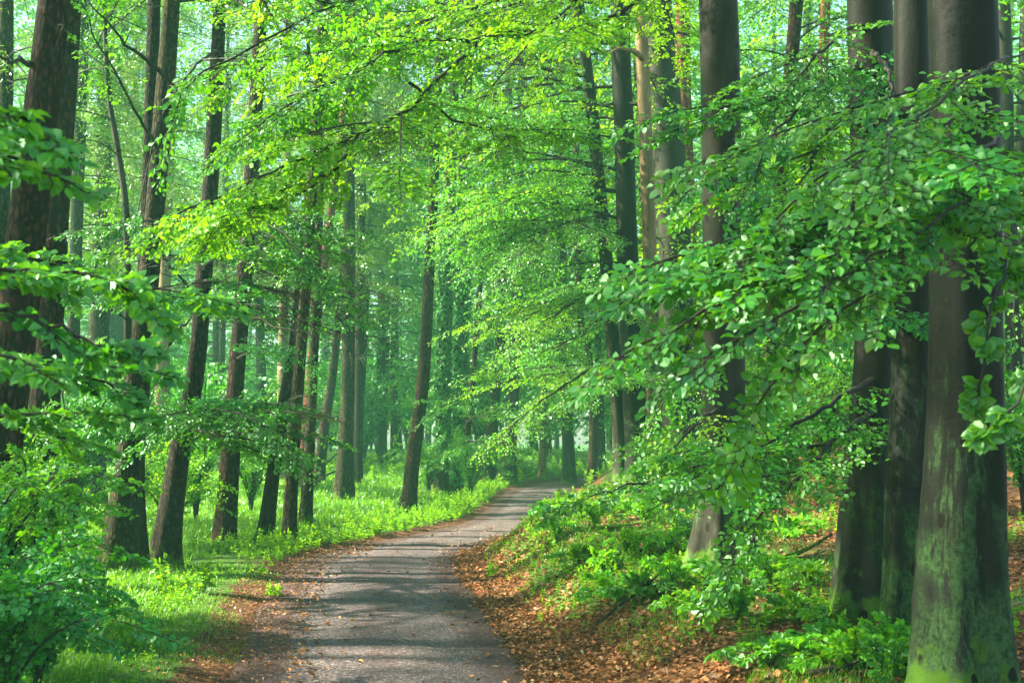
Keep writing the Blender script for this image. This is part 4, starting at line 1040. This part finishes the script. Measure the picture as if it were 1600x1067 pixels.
def shared_tree(seed, H, r, bark, kind, h0):
    rng = np.random.default_rng(seed); t = Trunk.__new__(Trunk)
    q = np.linspace(0, 1, 14)
    P = np.stack([.5 * np.sin(q * 2.2 + seed) - .5 * math.sin(seed), .4 * np.cos(q * 1.7 + seed) - .4 * math.cos(seed), q * H], -1)
    t.base = np.zeros(3); t.depth = 80; t.c = np.column_stack([P, r * (1 - q * .93)]); t.H = H; t.rng = rng
    tm = t.mesh('trunk', M[bark], rng, segs=12, flare=.35, ring=.4)
    e = bpy.data.objects.new('tmp', None); t.e = e
    n0 = set(bpy.data.objects)
    if kind == 'beech':
        auto_crown(t, h0, H - .8, 92, 4.8, lib=3, lod=2, spacing=.42, slen=2.0, leafm='leaf' if seed % 2 else 'leaf_deep', keep_twigs=False, hshape=lambda f: 1.0 - .45 * f * f)
    else:
        conifer_crown(t, h0, H - .3, 110, 3.0)
    parts = [x for x in bpy.data.objects if x not in n0]
    meshes = {x.name.split('.')[0]: x.data for x in parts}
    for x in parts: bpy.data.objects.remove(x)
    bpy.data.objects.remove(e)
    meshes['trunk'] = tm
    return meshes


KINDS_ = [shared_tree(901, 25, .30, 'beech_grey', 'beech', 3.0), shared_tree(902, 27, .26, 'beech_grey', 'beech', 2.2), shared_tree(903, 24, .28, 'oldbark', 'beech', 3.5),
          shared_tree(905, 26, .24, 'oldbark', 'conifer', 8), shared_tree(906, 22, .2, 'pine', 'beech', 1.8)]
rng = np.random.default_rng(77)
far = []
for row, (dep, n) in enumerate([(58, 11), (70, 14), (84, 16), (100, 18), (122, 20)]):
    half = .44 * dep + 6
    for k in range(n):
        x = -half + 2 * half * (k + .5 + rng.uniform(-.35, .35)) / n; y = dep + rng.uniform(-6, 6)
        if xl(y) - 1.2 < x < xr(y) + 1.2: x = float(xr(y)) + 2.5
        far.append((row, x, y))
ROWN = ['front row', 'second row', 'third row', 'fourth row', 'last row']
for k, (x, y, ki, lab) in enumerate([(-14.5, 9.2, 1, 'taller beech added for shade beyond the left edge behind the shading one'), (-11, 6.5, 0, 'beech added beyond the left edge so its crown shades the near track'), (-19, 4, 0, 'outermost beech added for shade beyond the left edge level with the viewer')]):
    e = thing('beech_tree', lab, 'tree', (x, y, float(ground_z(x, y)) - .1), 'beeches added for shade beyond the left edge', 1.3 * k, .85)  # added out of frame to keep sun off the foreground
    for nme, me in KINDS_[ki].items(): link(nme, me, e)
for row in range(5):
    rr = sorted([f for f in far if f[0] == row], key=lambda f: f[1] / f[2])
    for k, (_, x, y) in enumerate(rr):
        left = x / y < -.05
        ki = int(rng.choice([0, 1, 2, 3, 4], p=[.15, .2, .15, .35, .15] if left and row < 3 else [.26, .28, .2, .04, .22]))
        con = ki == 3
        e = thing('larch_tree' if con else 'beech_tree', '%s, %s from the left in the %s of far trees' % ('slim larch' if con else ('leafy beech' if ki < 2 else 'dark-stemmed tree'), ORD[k], ROWN[row]),
                  'tree', (x, y, float(ground_z(x, y)) - .1), 'trees closing the far end of the wood', rng.uniform(0, 6.28), rng.uniform(.9, 1.2))
        for nme, me in KINDS_[ki].items(): link(nme, me, e)

# understorey bushes in the haze: three shared kinds
BK = []
for s_ in range(3):
    sm, lm, _ = bush_meshes(np.random.default_rng(50 + s_), 4.2, 2.4, 3, 2, 16, .42, 1.25, ['leaf', 'leaf_deep', 'leaf_deep'][s_], keep=False)
    BK.append((sm, lm))
rows = []
for row, (dep, n) in enumerate([(48, 12), (60, 15), (74, 18), (94, 20)]):
    half = .42 * dep + 4
    for k in range(n):
        x = -half + 2 * half * (k + .5 + rng.uniform(-.4, .4)) / n; y = dep + rng.uniform(-5, 5)
        if row < 2 and -.012 < x / y < .085: continue
        if row == 0 and -8.5 < x < 4: continue          # the open glade and the track
        if xl(y) - 2.4 < x < xr(y) + 2.4: x = float(xr(y)) + 3.2
        rows.append((row, x, y))
for row in range(4):
    rr = sorted([f for f in rows if f[0] == row], key=lambda f: f[1] / f[2])
    for k, (_, x, y) in enumerate(rr):
        b = int(rng.integers(0, 3))
        e = thing('hazy_bush', '%s misty bush, %s from the left in the %s of bushes' % (['green', 'blue-green', 'dark green'][b], ORD[k], ['front line', 'second line', 'third line', 'last line'][row]),
                  'bush', (x, y, float(ground_z(x, y))), 'understorey bushes in the mist', rng.uniform(0, 6.28), rng.uniform(.75, 1.3) + .2 * row)
        link('stems', BK[b][0], e); link('leaves', BK[b][1], e)

# ------------------------------------------------------------------ grass, herbs, litter
def blades(n, sampler, hmin, hmax, wd, rng):
    x, y, hs = sampler(n, rng)
    z = ground_z(x, y); n = len(x)
    h = rng.uniform(hmin, hmax, n) * hs; a = rng.uniform(0, 2 * PI, n); b = rng.uniform(.15, .75, n) * h
    w = wd * np.clip(y / 16, .8, 3) * rng.uniform(.6, 1.3, n)
    base = np.stack([x, y, z - .01], -1)
    out = np.stack([np.cos(a), np.sin(a), 0 * a], -1); sd = np.stack([-np.sin(a), np.cos(a), 0 * a], -1)
    up = np.array([0, 0, 1.0])
    m = base + out * (b * .35)[:, None] + up * (h * .62)[:, None]; t = base + out * b[:, None] + up * (h * rng.uniform(.75, 1, n))[:, None]
    V = np.stack([base - sd * w[:, None], base + sd * w[:, None], m + sd * (w * .8)[:, None], m - sd * (w * .8)[:, None], t], 1).reshape(-1, 3)
    o = (np.arange(n) * 5)[:, None]
    return V, np.array([[0, 1, 2, 3]]) + o, np.array([[3, 2, 4]]) + o


def samp_left(n, rng):
    y = 9 + 70 * rng.random(n * 3) ** 1.7
    dl = rng.uniform(.15, 1, n * 3) ** 1.0 * (2 + .45 * y)
    x = xl(y) - dl
    p = np.clip((dl - .12) / .7, 0, 1) * (.35 + .65 * (wob(x * 1.3, y * 1.3) > -.25)) * (1 - .75 * (1 - sst(.5, 1.5, dl)) * (y < 20))
    k = rng.random(n * 3) < p
    k = np.where(k)[0][:n]
    return x[k], y[k], .7 + .5 * sst(.3, 2, dl[k])


def samp_right(n, rng):
    y = 8 + 26 * rng.random(n * 3) ** 1.5
    dr = rng.uniform(.5, 7, n * 3); x = xr(y) + dr
    p = (wob(x * 1.6 + 3, y * 1.6) > .12) * np.where(y < 11.5, 1, .55) * (dr > .9)
    k = np.where(rng.random(n * 3) < p)[0][:n]
    return x[k], y[k], np.full(len(k), .8)


rng = np.random.default_rng(5)
V, q, t = blades(210000, samp_left, .07, .2, .0045, rng)
V2, q2, t2 = blades(42000, samp_right, .05, .18, .004, rng)
def samp_near(n, rng):
    y = 8.5 + 13 * rng.random(n * 3) ** 1.2; dl = rng.uniform(.0, 5, n * 3) ** 1.0; x = xl(y) - dl
    p = sst(-.1, 1.2, dl + .5 * wob(x * 2.3, y * 2.3)) * (.25 + .75 * (wob(x * 1.9 + 2, y * 1.9) > -.2))
    k = np.where(rng.random(n * 3) < p)[0][:n]
    return x[k], y[k], .55 + .45 * sst(.2, 2, dl[k])


V3, q3, t3 = blades(70000, samp_near, .035, .14, .0035, rng)
n1, n2 = len(V), len(V) + len(V2)
me = mesh_from('grass', np.vstack([V, V2, V3]), [np.vstack([q, q2 + n1, q3 + n2]), np.vstack([t, t2 + n1, t3 + n2])], M['grass'])
o = link('grass', me); o['kind'] = 'stuff'; o['label'] = 'fine green grass over the left verge, the glade and parts of the bank'


def herb(lv, p, h, rng, leaf=.09, n=9):
    a0 = rng.uniform(0, 6.28); lean = rng.normal(0, .12, 2)
    top = p + np.array([lean[0] * h, lean[1] * h, h])
    lv.tw.append(np.array([[p, top]]))
    q = np.linspace(.25, 1, n); a = a0 + np.arange(n) * 2.4
    rad = np.stack([np.cos(a), np.sin(a), 0 * a], -1)
    P = p + (top - p) * q[:, None]
    D = norm(rad + np.array([0, 0, .25]) + rng.normal(0, .25, (n, 3))); D[-1] = norm(np.array([lean[0], lean[1], 1.0]))
    lv.add(P, D, norm(np.array([0, 0, 1.0]) - .3 * rad + rng.normal(0, .25, (n, 3))), leaf * rng.uniform(.6, 1.2, n) * (1.15 - .4 * q))


lv = Leaves()
for k in range(3200):
    y = 16 + 34 * rng.random() ** 1.15; dl = .25 + abs(rng.normal(0, .9)) + (rng.random() < .3) * rng.uniform(0, 6)
    x = float(xl(y)) - dl
    if y < 20 and dl < .9: continue
    if wob(x * 1.4 + 5, y * .9) < rng.uniform(-.7, .25): continue
    herb(lv, np.array([x, y, float(ground_z(x, y))]), rng.uniform(.08, .34) if y > 24 else rng.uniform(.05, .18), rng, .085 if y > 24 else .06)
for k in range(1500):
    y = 9 + 24 * rng.random(); dr = 1.15 + 6 * rng.random() ** 1.3; x = float(xr(y)) + dr
    if wob(x * 1.1, y * 1.1) < (-.35 if y > 14 else .1): continue
    herb(lv, np.array([x, y, float(ground_z(x, y))]), rng.uniform(.06, .22), rng, .07, 7)
for k in range(800):
    y = 14 + 14 * rng.random(); dr = .55 + 1.9 * rng.random(); x = float(xr(y)) + dr
    herb(lv, np.array([x, y, float(ground_z(x, y))]), rng.uniform(.03, .12), rng, .045, 6)
for k in range(700):
    y = 8.5 + 6 * rng.random(); dl = .8 + 4 * rng.random(); x = float(xl(y)) - dl
    herb(lv, np.array([x, y, float(ground_z(x, y))]), rng.uniform(.05, .18), rng, .06, 7)
for k in range(2600):
    y = 47 + 40 * rng.random(); x = float(xl(y)) - 10 + 40 * rng.random()
    if xl(y) - .3 < x < xr(y) + .3: continue
    herb(lv, np.array([x, y, float(ground_z(x, y))]), rng.uniform(.15, .55), rng, .2, 9)
o = link('ground_cover', lv.mesh('ground_cover', M['herb'], M['grass'], 1, .004, rng, width=1.25)); o['kind'] = 'stuff'
o['label'] = 'low broad-leaved herbs along the verge and on the bank'
for k, (px, py, h, lab) in enumerate([(318, 930, .5, 'tall yellow-green balsam plant standing in the sunny verge grass'), (425, 935, .22, 'small bright plant alone at the left edge of the gravel'), (255, 915, .4, 'balsam plant in front of the foot of the black leaning trunk'), (765, 905, .3, 'small green plant growing out of the brown leaf drift at the path side')]):
    p = on_ground(px, py); lv = Leaves()
    for m_ in range(3 if h > .3 else 4): herb(lv, np.array([rng.normal(0, .06), rng.normal(0, .06), 0]), h * rng.uniform(.7, 1), rng, .13 if h > .3 else .1, 10)
    e = link('wild_plant', lv.mesh('wild_plant', M['herb'], M['grass'], 1, .004, rng, width=1.1), None, p); e['label'] = lab; e['category'] = 'plant'

# fallen leaves
def litter(n, rng):
    y = 7.5 + 26 * rng.random(n) ** 1.5; dr = -.1 + 8 * rng.random(n) ** 1.7; x = xr(y) + dr
    keep = rng.random(n) < litter_w(x, y) * (.35 + .65 * (wob(x * 1.2 + 9, y * 1.4) > -.3)) * np.where(dr < 1.6, 1, .75)
    pt = sst(.5, .8, dr) * (1 - sst(1.8, 2.5, dr)) * sst(13.5, 16, y) * (1 - sst(26, 29, y))
    keep &= rng.random(n) > .15 * pt
    x, y = x[keep], y[keep]
    m = n // 16; y2 = 8 + 18 * rng.random(m) ** 1.2; x2 = xl(y2) - rng.normal(.1, .4, m)
    m3 = n // 160; y3 = 8 + 24 * rng.random(m3); uu = rng.random(m3); uu = np.where(rng.random(m3) < .7, np.where(rng.random(m3) < .5, uu * .22, 1 - uu * .2), uu); x3 = xl(y3) + uu * (xr(y3) - xl(y3))
    x = np.concatenate([x, x2, x3]); y = np.concatenate([y, y2, y3])
    z = np.maximum(ground_z(x, y), np.where((x > xl(y)) & (x < xr(y)), plane_z(y) + .01, -99)) + rng.uniform(.004, .035, len(x))
    a = rng.uniform(0, 6.28, len(x))
    D = np.stack([np.cos(a), np.sin(a), rng.normal(0, .3, len(x))], -1); N = norm(np.array([0, 0, 1.0]) + rng.normal(0, .45, (len(x), 3)))
    lv = Leaves(); sz = rng.uniform(.03, .08, len(x)); sz[np.where(x < xl(y) + .5)] *= .55
    lv.add(np.stack([x, y, z], -1), norm(D), N, sz)
    return lv


lv = litter(120000, rng)
me = lv.mesh('fallen_leaves', M['litter'], M['twig'], 1, rng=rng)
o = link('fallen_leaves', me); o['kind'] = 'stuff'; o['label'] = 'drift of dry brown beech leaves along the right edge of the track and up the bank'

# dead wood on the ground
def log(name, label, pts, r, barkm='limb', cat='branch'):
    P = []
    for px, py, up in pts:
        g = on_ground(px, py); g[2] += up; P.append(g)
    P = catmull(np.array(P), 16); b = P[0].copy(); w = Wood()
    lump = 1 + RNG.normal(0, .06, (16, 8)); w.add(P - b + np.array([0, 0, r * .6]), np.linspace(r, r * .55, 16), 8, lump)
    for k in range(2):
        i0 = RNG.integers(4, 12); d = norm(P[i0 + 1] - P[i0]); d = rotz(d, RNG.choice([-.8, .8])) + np.array([0, 0, .35])
        w.add(np.array([P[i0] - b + np.array([0, 0, r * .6]) + d * q for q in (0, .15, .32)]), np.array([r * .4, r * .3, r * .12]), 5)
    o = link(name, w.mesh(name, M[barkm]), None, b); o['label'] = label; o['category'] = cat


log('fallen_branch', 'dark fallen limb lying at the foot of the nearest trunk at the bottom edge', [(1255, 1066, .0), (1330, 1052, .02), (1420, 1050, .05)], .045)
log('fallen_branch', 'short grey stick on the brown leaves low on the slope', [(1015, 1010, 0), (1030, 1022, .0), (1045, 1036, .0)], .02)
log('fallen_branch', 'thin dark bough lying across the leaf drift below the bank', [(925, 985, 0), (960, 962, .05), (1010, 935, .12), (1040, 915, .2)], .018)
log('fallen_branch', 'rotten branch in the orange leaves right of the stout beech', [(1205, 880, 0), (1250, 872, .05), (1300, 850, .1)], .03, 'oldbark')
log('fallen_branch', 'orange dead twig poking out right of the nearest trunk', [(1560, 985, .1), (1585, 975, .15), (1610, 965, .1)], .012, 'beech_light')
log('fallen_branch', 'dry brush branch lying in the grass beside the glade larch, upper of the two', [(490, 762, .3), (512, 748, .6), (535, 735, .9)], .05, 'oldbark')
log('fallen_branch', 'dry brush branch lying in the grass beside the glade larch, lower of the two', [(485, 770, .1), (505, 760, .3), (530, 752, .4)], .06, 'oldbark')
log('fallen_branch', 'thin stick lying flat on the gravel near the bottom of the photo', [(690, 1040, .02), (715, 1038, .02), (735, 1036, .02)], .008)
log('fallen_branch', 'broken branch on the brow of the sunny bank', [(1000, 868, .05), (1040, 858, .1), (1075, 862, .1)], .02)

# ------------------------------------------------------------------ light, air, camera
h_ = math.hypot(*SUN_AZ); S = Vector((SUN_AZ[0] / h_ * math.cos(SUN_EL), SUN_AZ[1] / h_ * math.cos(SUN_EL), math.sin(SUN_EL)))
w_ = bpy.data.worlds.new('World'); SC.world = w_; w_.use_nodes = True
nt = w_.node_tree; bg = nt.nodes['Background']
sky = nt.nodes.new('ShaderNodeTexSky'); sky.sky_type = 'NISHITA'; sky.sun_disc = False
sky.sun_elevation = SUN_EL; sky.sun_rotation = math.atan2(S.x, S.y); sky.dust_density = 2.0
nt.links.new(sky.outputs[0], bg.inputs[0]); bg.inputs[1].default_value = .075
sd = bpy.data.lights.new('sun', 'SUN'); sd.energy = 4.6; sd.angle = math.radians(1.4); sd.color = (1, .91, .7)
so = bpy.data.objects.new('sun', sd); C.objects.link(so); so.rotation_euler = S.to_track_quat('Z', 'Y').to_euler(); so.location = (-20, 0, 40)

HAZE = .0014
V = np.array([[x, y, z] for z in (-12, 42) for y in (-25, 200) for x in (-130, 130)], float)
me = mesh_from('haze', V, [np.array([[0, 2, 3, 1], [4, 5, 7, 6], [0, 1, 5, 4], [1, 3, 7, 5], [3, 2, 6, 7], [2, 0, 4, 6]])], [])
hm, nt, ns, ls = mat('haze_mat')
pv = ns.new('ShaderNodeVolumePrincipled'); pv.inputs['Density'].default_value = HAZE; pv.inputs['Color'].default_value = (.32, .95, .66, 1); pv.inputs['Anisotropy'].default_value = .2
out = ns.new('ShaderNodeOutputMaterial'); ls.new(pv.outputs[0], out.inputs['Volume'])
me.materials.append(hm)
o = link('haze', me); o['kind'] = 'stuff'; o['label'] = 'thin green-blue morning mist filling the wood'

cam = bpy.data.cameras.new('camera'); co = bpy.data.objects.new('camera', cam); C.objects.link(co)
co.location = (0, 0, EYE); co.rotation_euler = (PI / 2 + PITCH, 0, 0)
cam.sensor_width = 36; cam.lens = 36 * F / 1600; cam.clip_end = 2000; cam.clip_start = .1
cam.dof.use_dof = True; cam.dof.focus_distance = 15.0; cam.dof.aperture_fstop = 4.5
SC.camera = co
SC.view_settings.view_transform = 'Standard'; SC.view_settings.look = 'None'; SC.view_settings.gamma = 1; SC.view_settings.use_curve_mapping = False
SC.view_settings.exposure = 2.7
cy = SC.cycles
cy.max_bounces = 8; cy.diffuse_bounces = 5; cy.glossy_bounces = 2; cy.transmission_bounces = 5; cy.volume_bounces = 1; cy.transparent_max_bounces = 4
cy.caustics_reflective = False; cy.caustics_refractive = False
cy.use_denoising = True
cy.sample_clamp_indirect = 6.0
SC.render.use_persistent_data = False
print('LEAVES', NL)
